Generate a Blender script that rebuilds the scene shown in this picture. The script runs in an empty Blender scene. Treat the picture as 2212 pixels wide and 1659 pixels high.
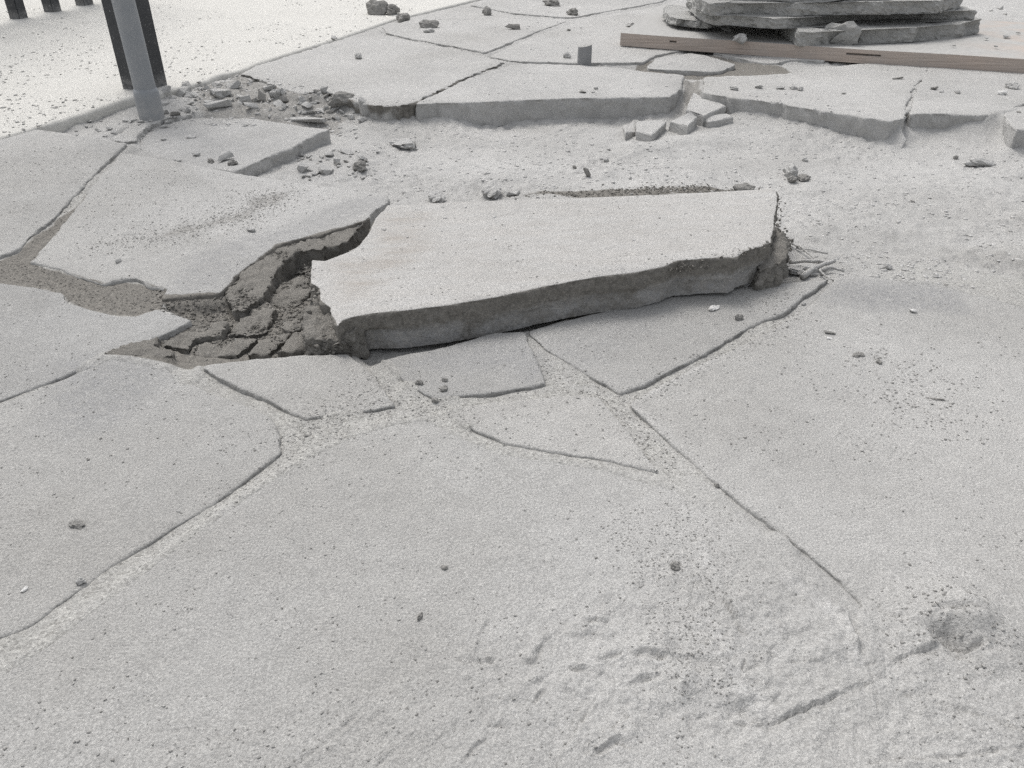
import bpy, bmesh, math, random
import numpy as np
from mathutils import Vector
from mathutils.geometry import delaunay_2d_cdt

random.seed(7); rng = np.random.default_rng(7)
scene = bpy.context.scene
COL = scene.collection
R = math.radians

# ------------------------------------------------------------------ camera
CAM_H, PITCH, FPX = 0.60, R(32.5), 1736.0          # metres, tilt below the horizon, focal length in units of a 2212 px wide picture
CX, CY = 1106.0, 829.5
cam_d = bpy.data.cameras.new('camera'); cam = bpy.data.objects.new('camera', cam_d); COL.objects.link(cam)
cam.location = (0, 0, CAM_H); cam.rotation_euler = (math.pi/2 - PITCH, 0, 0)
cam_d.sensor_width = 36; cam_d.lens = 36*FPX/2212; cam_d.clip_start = 0.02; cam_d.clip_end = 500
scene.camera = cam

# ------------------------------------------------------------------ overcast sky, soft sun, exposure
SUN_EL, SUN_AZ = R(61), R(-32)                       # azimuth from +Y towards +X
world = bpy.data.worlds.new('World'); scene.world = world; world.use_nodes = True
wn = world.node_tree.nodes; wl = world.node_tree.links
sky = wn.new('ShaderNodeTexSky'); sky.sky_type = 'NISHITA'; sky.sun_disc = False
sky.sun_elevation = SUN_EL; sky.sun_rotation = SUN_AZ; sky.dust_density = 3.0
hs = wn.new('ShaderNodeHueSaturation'); hs.inputs['Saturation'].default_value = 0.22
wl.new(sky.outputs[0], hs.inputs['Color']); wl.new(hs.outputs[0], wn['Background'].inputs[0])
wn['Background'].inputs[1].default_value = 0.135
sun_d = bpy.data.lights.new('sun', 'SUN'); sun_d.energy = 1.0; sun_d.angle = R(22); sun_d.color = (1.0, 0.97, 0.93)
sun = bpy.data.objects.new('sun', sun_d); COL.objects.link(sun)
sd = Vector((math.sin(SUN_AZ)*math.cos(SUN_EL), math.cos(SUN_AZ)*math.cos(SUN_EL), math.sin(SUN_EL)))
sun.rotation_euler = sd.to_track_quat('Z', 'Y').to_euler()
vs = scene.view_settings
vs.view_transform = 'Standard'; vs.look = 'None'; vs.gamma = 1; vs.use_curve_mapping = False; vs.exposure = 0.68
scene.cycles.use_denoising = False

# ------------------------------------------------------------------ where a picture point lies in the place
SP, CP = math.sin(PITCH), math.cos(PITCH)
def ray(px, py):
    a = (px-CX)/FPX; b = -(py-CY)/FPX
    return np.array((a, CP + b*SP, -SP + b*CP))
def at(px, py, z=0.0):
    d = ray(px, py); t = (z-CAM_H)/d[2]
    return np.array((d[0]*t, d[1]*t, z))
def at_y(px, py, Y):
    d = ray(px, py); t = Y/d[1]
    return np.array((d[0]*t, Y, CAM_H + d[2]*t))
def px_size(px, py, z=0.0):                            # metres per picture unit there
    p = at(px, py, z); depth = p[1]*CP + (CAM_H-z)*SP
    return depth/FPX
def conv(pts, s, ox, oy):
    return [(x*s+ox, y*s+oy) + tuple(r) for x, y, *r in pts]
S1C = 1400/2212*0.54861
def q_r3(p): return conv(p, S1C, 0, 1083)
def q_r4(p): return conv(p, S1C, 713.2, 1083)
def q_r5(p): return conv(p, S1C, 1444, 1083)
def q_h(p):  return conv(p, 0.3224, 0, 384)
def q_l(p):  return conv(p, 0.2728, 219.4, 137.2)
def q_z3(p): return conv(p, S1C, 1444, 0)
def q_r2(p): return conv(p, S1C, 1316.7, 384)

# ------------------------------------------------------------------ noise
def _hash(ix, iy, seed):
    h = (ix.astype(np.int64)*374761393 + iy.astype(np.int64)*668265263 + seed*974634777) & 0xFFFFFFFF
    h = ((h ^ (h >> 13))*1274126177) & 0xFFFFFFFF
    return (((h ^ (h >> 16)) & 0xFFFF)/65535.0).astype(np.float32)
def vnoise(x, y, seed=0):
    ix = np.floor(x); iy = np.floor(y); fx = (x-ix).astype(np.float32); fy = (y-iy).astype(np.float32)
    u = fx*fx*fx*(fx*(fx*6-15)+10); v = fy*fy*fy*(fy*(fy*6-15)+10)
    a = _hash(ix, iy, seed); b = _hash(ix+1, iy, seed); c = _hash(ix, iy+1, seed); d = _hash(ix+1, iy+1, seed)
    return (a + (b-a)*u + (c-a)*v + (a-b-c+d)*u*v)*2-1
def fbm(x, y, lam, octv=3, seed=0, gain=0.5):
    s = 0; a = 1; t = 0
    for i in range(octv):
        k = (2**i)/lam
        ca, sa = math.cos(0.6*i+0.3), math.sin(0.6*i+0.3)
        s = s + a*vnoise((x*ca-y*sa)*k+17.3*i, (x*sa+y*ca)*k-9.1*i, seed+i); t += a; a *= gain
    return s/t
def sstep(a, b, x):
    t = np.clip((x-a)/(b-a), 0, 1); return t*t*(3-2*t)

# ------------------------------------------------------------------ sampling grid of the ground (finer near, coarser far)
Y0, Y1, NV, NU = 0.27, 7.6, 800, 1020
def hwid(Y): return 0.60 + 0.82*Y
dv = math.log(Y1/Y0)/(NV-1)
gv = Y0*np.exp(np.arange(NV)*dv)
GY = np.repeat(gv[:, None], NU, 1); GX = hwid(gv)[:, None]*np.linspace(-1, 1, NU)[None, :]
def grid_uv(x, y):
    yy = np.clip(y, Y0, Y1*0.9999)
    return np.log(yy/Y0)/dv, np.clip((x/hwid(yy)+1)/2*(NU-1), 0, NU-1.001)
def bil(F, x, y):
    v, u = grid_uv(np.asarray(x, float), np.asarray(y, float))
    v = np.clip(v, 0, NV-1.001); i = v.astype(int); j = u.astype(int); fv = v-i; fu = u-j
    return F[i, j]*(1-fv)*(1-fu)+F[i+1, j]*fv*(1-fu)+F[i, j+1]*(1-fv)*fu+F[i+1, j+1]*fv*fu

def sdist(px, py, poly):
    """signed distance to a closed polygon, negative inside"""
    poly = np.asarray(poly, np.float32); n = len(poly)
    d2 = np.full(px.shape, 1e9, np.float32); ins = np.zeros(px.shape, bool)
    for k in range(n):
        ax, ay = poly[k]; bx, by = poly[(k+1) % n]
        ex, ey = bx-ax, by-ay; L = ex*ex+ey*ey+1e-12
        wx = px-ax; wy = py-ay
        t = np.clip((wx*ex+wy*ey)/L, 0, 1)
        d2 = np.minimum(d2, (wx-t*ex)**2+(wy-t*ey)**2)
        if ey != 0:
            c = ((ay > py) != (by > py)) & (px < ex*(py-ay)/ey+ax)
            ins ^= c
    d = np.sqrt(d2); return np.where(ins, -d, d)
def grid_sdist(poly, margin):
    """signed distance on the grid nodes near a polygon: index slices + values"""
    poly = np.asarray(poly); x0, y0 = poly.min(0)-margin; x1, y1 = poly.max(0)+margin
    i0 = max(0, int(math.log(max(y0, Y0)/Y0)/dv)); i1 = min(NV, int(math.log(min(max(y1, Y0*1.001), Y1)/Y0)/dv)+2)
    us = []
    for yy in (gv[i0], gv[i1-1]):
        for xx in (x0, x1): us.append((xx/hwid(yy)+1)/2*(NU-1))
    j0 = int(max(0, min(us)-1)); j1 = int(min(NU, max(us)+2))
    if j1 <= j0 or i1 <= i0: return None
    sl = (slice(i0, i1), slice(j0, j1))
    return sl, sdist(GX[sl].astype(np.float32), GY[sl].astype(np.float32), poly)

# ------------------------------------------------------------------ relief shared by stones and ground
DET = 0.0016*fbm(GX, GY, 0.22, 3, 1) + 0.0008*fbm(GX, GY, 0.045, 3, 5) + 0.00055*fbm(GX, GY, 0.012, 3, 9, .65)
def line_dist(sl, pts):
    gx = GX[sl]; gy = GY[sl]; d2 = np.full(gx.shape, 1e9); 
    for (ax, ay), (bx, by) in zip(pts[:-1], pts[1:]):
        ex, ey = bx-ax, by-ay; L = ex*ex+ey*ey+1e-12
        t = np.clip(((gx-ax)*ex+(gy-ay)*ey)/L, 0, 1)
        d2 = np.minimum(d2, (gx-ax-t*ex)**2+(gy-ay-t*ey)**2)
    return np.sqrt(d2)
STROKE = 0.55
def stroke(pts, wpx, amp, rim=0.35):
    """a furrow (amp < 0) or a ridge pressed into the dust along picture points"""
    P = np.array([at(*p[:2])[:2] for p in pts]); w = .8*wpx*px_size(*pts[len(pts)//2][:2])
    m = 5*w; x0, y0 = P.min(0)-m; x1, y1 = P.max(0)+m
    box = np.array([(x0, y0), (x1, y0), (x1, y1), (x0, y1)])
    r = grid_sdist(box, 0)
    if r is None: return
    amp *= STROKE; sl = r[0]; d = line_dist(sl, P) + w*1.0*fbm(GX[sl], GY[sl], w*3.5+0.004, 3, 21)
    n = np.clip(0.6+1.1*fbm(GX[sl], GY[sl], w*4+0.006, 3, 31), 0, 1.6)
    DET[sl] += amp*n*np.exp(-(d/w)**2) - rim*amp*n*np.exp(-((d-1.9*w)/(0.75*w))**2)
def mound(px, py, rpx, amp, asp=1.0):
    p = at(px, py); r = rpx*px_size(px, py)
    box = np.array([(p[0]-3*r, p[1]-3*r), (p[0]+3*r, p[1]-3*r), (p[0]+3*r, p[1]+3*r), (p[0]-3*r, p[1]+3*r)])
    q = grid_sdist(box, 0)
    if q is None: return
    sl = q[0]; d = np.hypot((GX[sl]-p[0]), (GY[sl]-p[1])*asp)
    d = d + 0.3*r*fbm(GX[sl], GY[sl], r, 2, 44)
    DET[sl] += amp*np.exp(-(d/r)**2)

# tread marks and scuffs in the thick dust near the viewer
for p, w, a in (
    ([(200, 250), (320, 520)], 11, .0035), ([(340, 610), (400, 700), (440, 790), (490, 830)], 3.2, -.005),
    ([(360, 590), (520, 600)], 3.5, -.004), ([(700, 420), (900, 560), (1100, 700), (1180, 1020)], 13, .0045),
    ([(640, 480), (760, 560)], 16, .003), ([(1130, 680), (1150, 800), (1200, 950)], 5, -.004),
    ([(180, 700), (280, 900), (450, 1100), (530, 1300)], 13, .004), ([(240, 880), (420, 1080)], 6, -.004),
    ([(470, 1000), (480, 1050)], 5, -.008), ([(540, 960), (620, 950)], 4, -.004), ([(640, 950), (740, 1010), (850, 1000)], 4, -.004),
    ([(400, 1370), (700, 1350), (900, 1260), (1080, 1200), (1260, 1140)], 5, -.0035),
    ([(740, 1350), (780, 1390)], 3, -.004),
    ([(1750, 880), (1850, 930), (1930, 910)], 9, -.015), ([(1700, 710), (1800, 740), (1950, 770)], 13, -.008),
    ([(1480, 950), (1700, 940)], 10, -.005), ([(1220, 1030), (1480, 970)], 5, -.003),
    ([(1480, 1210), (1900, 1320), (2212, 1440)], 8, -.006), ([(1700, 1300), (1950, 1370), (2200, 1470)], 6, -.004),
    ([(1260, 1640), (1750, 1600), (2212, 1540)], 7, -.005), ([(1880, 1600), (2212, 1570)], 4, -.003),
    ([(1250, 1060), (1270, 1180), (1300, 1300)], 5, -.002), ([(1740, 1120), (1870, 1160)], 5, -.003),
    ([(1350, 720), (1450, 740)], 5, -.004), ([(1380, 600), (1410, 620)], 4, -.003), ([(1640, 1000), (1900, 1080), (2000, 1200)], 9, .003),
    ([(1880, 980), (2100, 1200), (2212, 1290)], 5, -.0025), ([(200, 1240), (420, 1330)], 24, -.004),
    ([(1500, 1500), (1750, 1440), (1950, 1500)], 10, .0025)):
    stroke(q_r5(p), w, a)
for p, w, a in (
    ([(810, 990), (1010, 1005)], 7, -.0055), ([(910, 960), (915, 830), (980, 730)], 2.6, -.003),
    ([(1210, 1010), (1340, 1000)], 6, -.005), ([(1280, 970), (1330, 880), (1410, 830)], 7, -.005),
    ([(1510, 1040), (1690, 1080)], 8, -.005), ([(1650, 1000), (1800, 950)], 8, -.005), ([(1570, 750), (1740, 750)], 6, -.004),
    ([(1480, 830), (1610, 835)], 5, -.0035), ([(1850, 1160), (1950, 1110), (2050, 1100)], 8, -.005),
    ([(1900, 950), (2212, 980)], 9, -.005), ([(1500, 1400), (1560, 1260), (1640, 1240)], 5, -.004),
    ([(1640, 1250), (1520, 1450), (1400, 1650)], 4, -.0025), ([(1700, 1450), (1830, 1380)], 6, -.004),
    ([(1270, 1250), (1330, 1180)], 5, -.004), ([(1180, 640), (1330, 670)], 5, -.002), ([(820, 1640), (900, 1530)], 6, -.003),
    ([(0, 1600), (300, 1330)], 7, -.0022), ([(150, 1650), (500, 1330)], 7, -.002), ([(300, 1650), (560, 1420)], 6, -.002),
    ([(-150, 1600), (200, 1300)], 7, -.0018), ([(500, 1640), (760, 1450)], 8, -.0018), ([(960, 1240), (1060, 1220)], 6, -.003),
    ([(1000, 1380), (1080, 1400)], 8, -.003), ([(1420, 850), (1400, 960)], 4, .002), ([(1240, 1160), (1450, 1030)], 6, -.002),
    ([(1660, 1560), (1800, 1500), (1900, 1540)], 8, -.004), ([(1380, 1620), (1600, 1560)], 8, -.003), ([(1100, 870), (1230, 860)], 6, -.002)):
    stroke(q_r4(p), w, a)
for p, w, a in (
    ([(920, 1430), (1290, 1440)], 4, -.0025), ([(910, 1530), (1150, 1545)], 4, -.0025), ([(1030, 1480), (1120, 1490)], 5, -.002),
    ([(1060, 830), (1130, 790)], 3, -.0015), ([(1660, 160), (1730, 100)], 2.5, -.002), ([(1810, 160), (1950, 115)], 2.2, -.0015),
    ([(2000, 1560), (2212, 1340)], 7, -.002), ([(1850, 1640), (2150, 1400)], 7, -.0016)):
    stroke(q_r3(p), w, a)
for k in range(8):
    stroke(q_r3([(1345+24*k, 1490), (1365+24*k, 1435)]), 2.6, -.0018)
for p, w, a in (
    ([(660, 175), (740, 140)], 4, -.005), ([(830, 180), (1050, 130)], 3.5, -.004), ([(860, 260), (1020, 285)], 3.5, -.004),
    ([(800, 230), (880, 170)], 4, -.003), ([(1090, 240), (1110, 180), (1180, 150)], 6, -.004), ([(680, 700), (900, 690)], 4, -.003)):
    stroke(q_h(p), w, a)
for (x, y, r, a) in ((230, 790, 130, .012), (1850, 600, 120, .012), (470, 520, 120, .008), (1790, 1400, 60, .004), (1470, 1480, 50, .005), (1400, 276, 55, .016), (1470, 268, 50, .016), (1545, 262, 50, .016),
                     (2085, 1335, 75, .020), (2055, 1385, 30, -.024), (1980, 1340, 50, .006), (1640, 1300, 60, .003), (1350, 1500, 60, .003), (600, 840, 40, .003)):
    mound(x, y, r, a, 0.8)
# shaken, lumpy dust in the lower right, streaks swept across the lower left
rough = np.exp(-(((GX-at(1650, 1420)[0])/0.22)**2 + ((GY-at(1650, 1420)[1])/0.11)**2))
def stripe(F, px, py, ax, ay):
    p_ = at(px, py); return np.exp(-(((GX-p_[0])/ax)**2+((GY-p_[1])/ay)**2))
DET += rough*(0.0048*(np.abs(fbm(GX, GY, 0.040, 4, 71, .6))-.2) + .0030*fbm(GX, GY, .02, 3, 70) + 0.0022*fbm(GX, GY, 0.007, 2, 77))
def scarp(pts, wpx, amp, side):
    """a crisp little step in the dust: raised on one side of the line, fading away from it"""
    P = np.array([at(*p[:2])[:2] for p in pts]); w = wpx*px_size(*pts[len(pts)//2][:2]); m = 3*w
    lo = P.min(0)-m; hi = P.max(0)+m
    r = grid_sdist(np.array([lo, (hi[0], lo[1]), hi, (lo[0], hi[1])]), 0)
    if r is None: return
    sl = r[0]; gx = GX[sl]+.0025*fbm(GX[sl], GY[sl], .02, 3, 131); gy = GY[sl]+.0025*fbm(GX[sl], GY[sl], .02, 3, 133)
    best = np.full(gx.shape, 1e9); sg = np.zeros(gx.shape); tt = np.zeros(gx.shape)
    for k, ((ax, ay), (bx, by)) in enumerate(zip(P[:-1], P[1:])):
        ex, ey = bx-ax, by-ay; L = ex*ex+ey*ey+1e-12; t = np.clip(((gx-ax)*ex+(gy-ay)*ey)/L, 0, 1)
        d = np.hypot(gx-ax-t*ex, gy-ay-t*ey); c = (ex*(gy-ay)-ey*(gx-ax)); b = d < best
        best[b] = d[b]; sg[b] = np.sign(c)[b]*side; tt[b] = ((k+t)/(len(P)-1))[b]
    fade = sstep(0, .15, tt)*sstep(1, .85, tt)
    fade = fade*np.clip(.75+1.2*fbm(GX[sl], GY[sl], .025, 3, 137), .15, 1.3)
    DET[sl] += .62*amp*fade*np.where(sg > 0, np.exp(-(best/w)**1.5), -.30*np.exp(-best/(.25*w)))
for p, w, a, sd_ in (([(400, 1370), (560, 1370), (700, 1350), (900, 1260), (1080, 1200), (1260, 1140)], 60, .0055, 1), ([(340, 600), (400, 700), (440, 790), (500, 835)], 40, .004, 1),
                  ([(330, 600), (430, 585), (530, 600)], 35, .0035, -1), ([(720, 400), (900, 560), (1100, 700), (1150, 820), (1210, 1020)], 50, .0045, -1), ([(1210, 1030), (1350, 1000), (1480, 960), (1720, 890)], 70, .006, 1),
                  ([(180, 680), (280, 900), (450, 1100), (540, 1310)], 45, .0045, -1), ([(640, 960), (740, 1010), (850, 1005), (1000, 1000)], 40, .003, 1), ([(1250, 1050), (1275, 1180), (1300, 1320)], 50, .0025, -1),
                  ([(1480, 1200), (1700, 1240), (1950, 1340), (2300, 1470)], 70, .005, -1), ([(1230, 1640), (1500, 1620), (1800, 1590), (2212, 1530)], 60, .004, -1), ([(1700, 700), (1760, 730), (1860, 745), (2000, 780)], 60, .006, -1),
                  ([(1730, 860), (1830, 920), (1930, 920), (1950, 880)], 40, .009, -1), ([(1300, 620), (1340, 700), (1460, 745)], 40, .003, 1), ([(440, 990), (480, 1060), (620, 940)], 35, .004, 1)):
    scarp(q_r5(p), w, a, sd_)
for p, w, a, sd_ in (([(800, 1000), (900, 985), (1015, 1000)], 40, .004, 1), ([(905, 960), (915, 840), (985, 725)], 35, .003, 1), ([(1205, 1015), (1280, 985), (1320, 890), (1400, 830)], 40, .0045, 1), ([(1500, 1040), (1600, 1040), (1690, 1080)], 45, .005, 1),
                  ([(1640, 1005), (1740, 960), (1830, 945)], 40, .0045, 1), ([(1560, 755), (1650, 735), (1750, 750)], 35, .0035, 1), ([(1470, 825), (1610, 835)], 35, .003, 1), ([(1840, 1170), (1950, 1090), (2060, 1110), (2200, 1110)], 50, .005, 1),
                  ([(1890, 960), (1960, 930), (2212, 975)], 45, .0045, 1), ([(1500, 1410), (1560, 1260), (1640, 1235)], 40, .004, -1), ([(1650, 1240), (1520, 1440), (1400, 1640)], 30, .004, 1), ([(1660, 1450), (1760, 1430), (1850, 1350), (1800, 1290)], 45, .004, -1),
                  ([(1640, 1560), (1750, 1490), (1900, 1540)], 45, .004, 1), ([(800, 1640), (900, 1520), (1000, 1480)], 40, .003, 1), ([(1260, 1270), (1290, 1200), (1350, 1170)], 30, .0035, 1), ([(960, 1400), (1060, 1385), (1090, 1300)], 50, .003, 1)):
    scarp(q_r4(p), w, a, sd_)
for k in range(9):                                      # brushed streaks
    x0 = -120+k*75+random.uniform(-15, 15); scarp(q_r4([(x0, 1680), (x0+180, 1490), (x0+340, 1330)]), 22, random.uniform(.0008, .0016), 1)
DET += stripe(0, 1620, 1560, .10, .03)*.004*fbm(GX, GY, .012, 3, 72) - stripe(0, 1560, 1545, .06, .018)*.006
DET += stripe(0, 1250, 1480, .12, .05)*.0028*fbm(GX, GY, .014, 3, 73) + stripe(0, 1480, 1250, .08, .05)*.0018*fbm(GX, GY, .008, 3, 74)
lr = np.exp(-(((GX-at(1150, 1560)[0])/0.25)**2 + ((GY-at(1150, 1560)[1])/0.07)**2))
DET += lr*0.0020*fbm(GX, GY, 0.016, 3, 81)

# ------------------------------------------------------------------ materials
def new_mat(name):
    m = bpy.data.materials.new(name); m.use_nodes = True
    nt = m.node_tree; b = nt.nodes['Principled BSDF']; b.inputs['Specular IOR Level'].default_value = 0.15
    b.inputs['Roughness'].default_value = 0.95
    return m, nt, b
def nd(nt, typ, **kw):
    n = nt.nodes.new(typ)
    for k, v in kw.items():
        if k in n.inputs.keys(): n.inputs[k].default_value = v
        else: setattr(n, k, v)
    return n
def mixc(nt, fac, a, b, blend='MIX'):
    n = nt.nodes.new('ShaderNodeMix'); n.data_type = 'RGBA'; n.blend_type = blend
    for sock, v in ((n.inputs[0], fac), (n.inputs[6], a), (n.inputs[7], b)):
        if hasattr(v, 'is_linked'): nt.links.new(v, sock)
        elif isinstance(v, (int, float)): sock.default_value = v
        else: sock.default_value = (*v, 1)
    return n.outputs[2]
def maths(nt, op, a, b=None, clamp=False):
    n = nt.nodes.new('ShaderNodeMath'); n.operation = op; n.use_clamp = clamp
    for i, v in enumerate((a, b)):
        if v is None: continue
        if hasattr(v, 'is_linked'): nt.links.new(v, n.inputs[i])
        else: n.inputs[i].default_value = v
    return n.outputs[0]
def noise(nt, vec, scale, detail=3, rough=0.6):
    n = nt.nodes.new('ShaderNodeTexNoise'); n.inputs['Scale'].default_value = scale; n.inputs['Detail'].default_value = detail
    n.inputs['Roughness'].default_value = rough; nt.links.new(vec, n.inputs['Vector']); return n.outputs['Fac']
def ramp(nt, v, a, b):
    n = nt.nodes.new('ShaderNodeMapRange'); n.inputs['From Min'].default_value = a; n.inputs['From Max'].default_value = b
    nt.links.new(v, n.inputs['Value']); return n.outputs['Result']
def attr(nt, name):
    n = nt.nodes.new('ShaderNodeAttribute'); n.attribute_name = name; return n.outputs['Fac']

DUST, DUST2 = (0.425, 0.418, 0.400), (0.325, 0.320, 0.308)
MORT, MORT2 = (0.235, 0.222, 0.200), (0.145, 0.138, 0.126)
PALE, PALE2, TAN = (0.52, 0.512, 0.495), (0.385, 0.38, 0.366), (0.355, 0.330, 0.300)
BARE = (0.296, 0.294, 0.290)
def dust_material(name, base=DUST, base2=DUST2, speck=1.0, bump=0.5, mort=True):
    m, nt, b = new_mat(name)
    pos = nd(nt, 'ShaderNodeNewGeometry').outputs['Position']
    n1 = noise(nt, pos, 4.0, 4); n2 = noise(nt, pos, 38, 5, 0.65); n3 = noise(nt, pos, 420, 3, 0.7)
    f = maths(nt, 'ADD', maths(nt, 'MULTIPLY', ramp(nt, n1, .3, .7), .35), maths(nt, 'MULTIPLY', ramp(nt, n2, .3, .7), .45))
    f = maths(nt, 'ADD', f, maths(nt, 'MULTIPLY', ramp(nt, n3, .25, .75), .4))
    n4 = noise(nt, pos, 290, 3, .75)
    f = maths(nt, 'ADD', f, maths(nt, 'MULTIPLY', ramp(nt, n4, .3, .7), .35))
    c = mixc(nt, maths(nt, 'SUBTRACT', f, .25, True), base, base2)
    if mort:
        wide = noise(nt, pos, 2.3, 5, .62)
        c = mixc(nt, ramp(nt, wide, .34, .66), mixc(nt, 1.0, c, (.90, .895, .885), 'MULTIPLY'), mixc(nt, 1.0, c, (1.05, 1.055, 1.06), 'MULTIPLY'))
        tn = attr(nt, 'tint')
        c = mixc(nt, maths(nt, 'MULTIPLY', tn, 1.0, True), c, mixc(nt, 1.0, c, (1.09, 1.085, 1.08), 'MULTIPLY'))
        c = mixc(nt, maths(nt, 'MULTIPLY', tn, -1.0, True), c, mixc(nt, 1.0, c, (.90, .905, .915), 'MULTIPLY'))
        g = maths(nt, 'SUBTRACT', f, .25, True)
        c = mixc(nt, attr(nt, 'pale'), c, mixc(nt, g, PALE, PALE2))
        mp = nd(nt, 'ShaderNodeMapping'); mp.inputs['Scale'].default_value = (.25, 1, 1); nt.links.new(pos, mp.inputs[0])
        st = ramp(nt, noise(nt, mp.outputs[0], 34, 5, .7), .3, .62)
        c = mixc(nt, maths(nt, 'MULTIPLY', attr(nt, 'tan'), st, True), c, TAN)
        sv = nd(nt, 'ShaderNodeTexVoronoi', Scale=330.0); nt.links.new(pos, sv.inputs['Vector'])
        ss = nd(nt, 'ShaderNodeSeparateColor'); nt.links.new(sv.outputs['Color'], ss.inputs[0])
        sc = mixc(nt, ramp(nt, ss.outputs[0], .3, .95), (0.475, 0.467, 0.435), (0.225, 0.218, 0.20))
        sf = maths(nt, 'MULTIPLY', attr(nt, 'sand'), ramp(nt, noise(nt, pos, 45, 4, .7), .25, .6), True)
        c = mixc(nt, sf, c, sc)
        bf = maths(nt, 'MULTIPLY', attr(nt, 'bare'), ramp(nt, noise(nt, pos, 90, 5, .75), .30, .62), True)
        c = mixc(nt, bf, c, BARE)
        mc = mixc(nt, ramp(nt, noise(nt, pos, 130, 5, .7), .35, .68), MORT, MORT2)
        mf = maths(nt, 'SUBTRACT', maths(nt, 'MULTIPLY', attr(nt, 'mortar'), 1.5), maths(nt, 'MULTIPLY', noise(nt, pos, 160, 4, .7), .8), True)
        mf = ramp(nt, mf, .05, .5)
        c = mixc(nt, mf, c, mc)
    # dark grains lying in the dust
    vor = nd(nt, 'ShaderNodeTexVoronoi', Scale=190.0); nt.links.new(pos, vor.inputs['Vector'])
    sep = nd(nt, 'ShaderNodeSeparateColor'); nt.links.new(vor.outputs['Color'], sep.inputs[0])
    size = maths(nt, 'MULTIPLY', ramp(nt, sep.outputs[0], .72, 1.0), .38)
    den = ramp(nt, noise(nt, pos, 9, 4, .65), .38, .66)
    sp = ramp(nt, maths(nt, 'SUBTRACT', maths(nt, 'MULTIPLY', size, den), vor.outputs['Distance']), -.03, .05)
    c = mixc(nt, maths(nt, 'MULTIPLY', sp, .62*speck), c, (0.15, 0.145, 0.135))
    c = mixc(nt, ramp(nt, noise(nt, pos, 430, 2, .6), .36, .64), mixc(nt, 1.0, c, (.80, .80, .80), 'MULTIPLY'), mixc(nt, 1.0, c, (1.14, 1.14, 1.14), 'MULTIPLY'))
    nt.links.new(c, b.inputs['Base Color'])
    hgt = maths(nt, 'ADD', maths(nt, 'MULTIPLY', n3, .7), maths(nt, 'MULTIPLY', noise(nt, pos, 190, 4, .75), 1.2))
    hgt = maths(nt, 'ADD', hgt, maths(nt, 'MULTIPLY', sp, .4))
    bp = nd(nt, 'ShaderNodeBump', Strength=min(1.0, bump*1.5), Distance=0.0032); nt.links.new(hgt, bp.inputs['Height'])
    nt.links.new(bp.outputs[0], b.inputs['Normal'])
    return m
M_DUST = dust_material('grey_dust')
M_ROUGH = M_DUST
M_PALE = dust_material('pale_dust', (0.61, 0.598, 0.562), (0.52, 0.51, 0.478), .8, .4, False)
M_CLOD = dust_material('dark_clod', (0.35, 0.34, 0.322), (0.22, 0.214, 0.2), .8, .9, False)
M_MORTAR = dust_material('mortar', (0.270, 0.256, 0.232), (0.165, 0.158, 0.145), .8, 1.0, False)
M_CHUNK = dust_material('dusty_chunk', (0.51, 0.503, 0.485), (0.41, 0.404, 0.39), .4, .6, False)
M_STACK = dust_material('stacked_stone', (0.47, 0.464, 0.445), (0.32, 0.317, 0.302), .6, .9, False)
M_BLUE = dust_material('blue_stone', (0.30, 0.302, 0.304), (0.23, 0.232, 0.236), .5, .5, False)
M_WHITE = dust_material('white_chip', (0.72, 0.71, 0.69), (0.55, 0.54, 0.52), .2, .4, False)

def grit_mat(name, a, b_):
    m, nt, b = new_mat(name)
    pos = nd(nt, 'ShaderNodeNewGeometry').outputs['Position']
    c = mixc(nt, attr(nt, 'tone'), a, b_)
    nt.links.new(mixc(nt, maths(nt, 'MULTIPLY', noise(nt, pos, 300, 3), .6), c, (.3, .295, .285)), b.inputs['Base Color'])
    return m
M_GRIT = grit_mat('grit', (0.17, 0.163, 0.15), (0.38, 0.372, 0.355))
M_PGRIT = grit_mat('path_grit', (0.36, 0.352, 0.335), (0.62, 0.61, 0.58))
M_GRAVEL = grit_mat('gravel', (0.40, 0.392, 0.378), (0.58, 0.572, 0.555))
def metal_mat(name, base, dusty):
    m, nt, b = new_mat(name); b.inputs['Roughness'].default_value = 0.55; b.inputs['Specular IOR Level'].default_value = 0.35
    pos = nd(nt, 'ShaderNodeNewGeometry').outputs['Position']
    z = nd(nt, 'ShaderNodeSeparateXYZ'); nt.links.new(pos, z.inputs[0])
    low = maths(nt, 'MULTIPLY', ramp(nt, z.outputs['Z'], .045, -.01), .6)
    n = noise(nt, pos, 60, 5, .7); sp = ramp(nt, noise(nt, pos, 190, 2, .5), .66, .72)
    f = maths(nt, 'ADD', maths(nt, 'MULTIPLY', low, ramp(nt, n, .3, .6)), maths(nt, 'MULTIPLY', sp, .7))
    f = maths(nt, 'ADD', f, maths(nt, 'MULTIPLY', ramp(nt, noise(nt, pos, 14, 4), .4, .8), dusty), True)
    nt.links.new(mixc(nt, f, base, (0.36, 0.355, 0.345)), b.inputs['Base Color'])
    return m
M_POST = metal_mat('charcoal_paint', (0.033, 0.035, 0.038), .06)
M_PIPE = metal_mat('grey_plastic', (0.235, 0.247, 0.258), .35)
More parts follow.
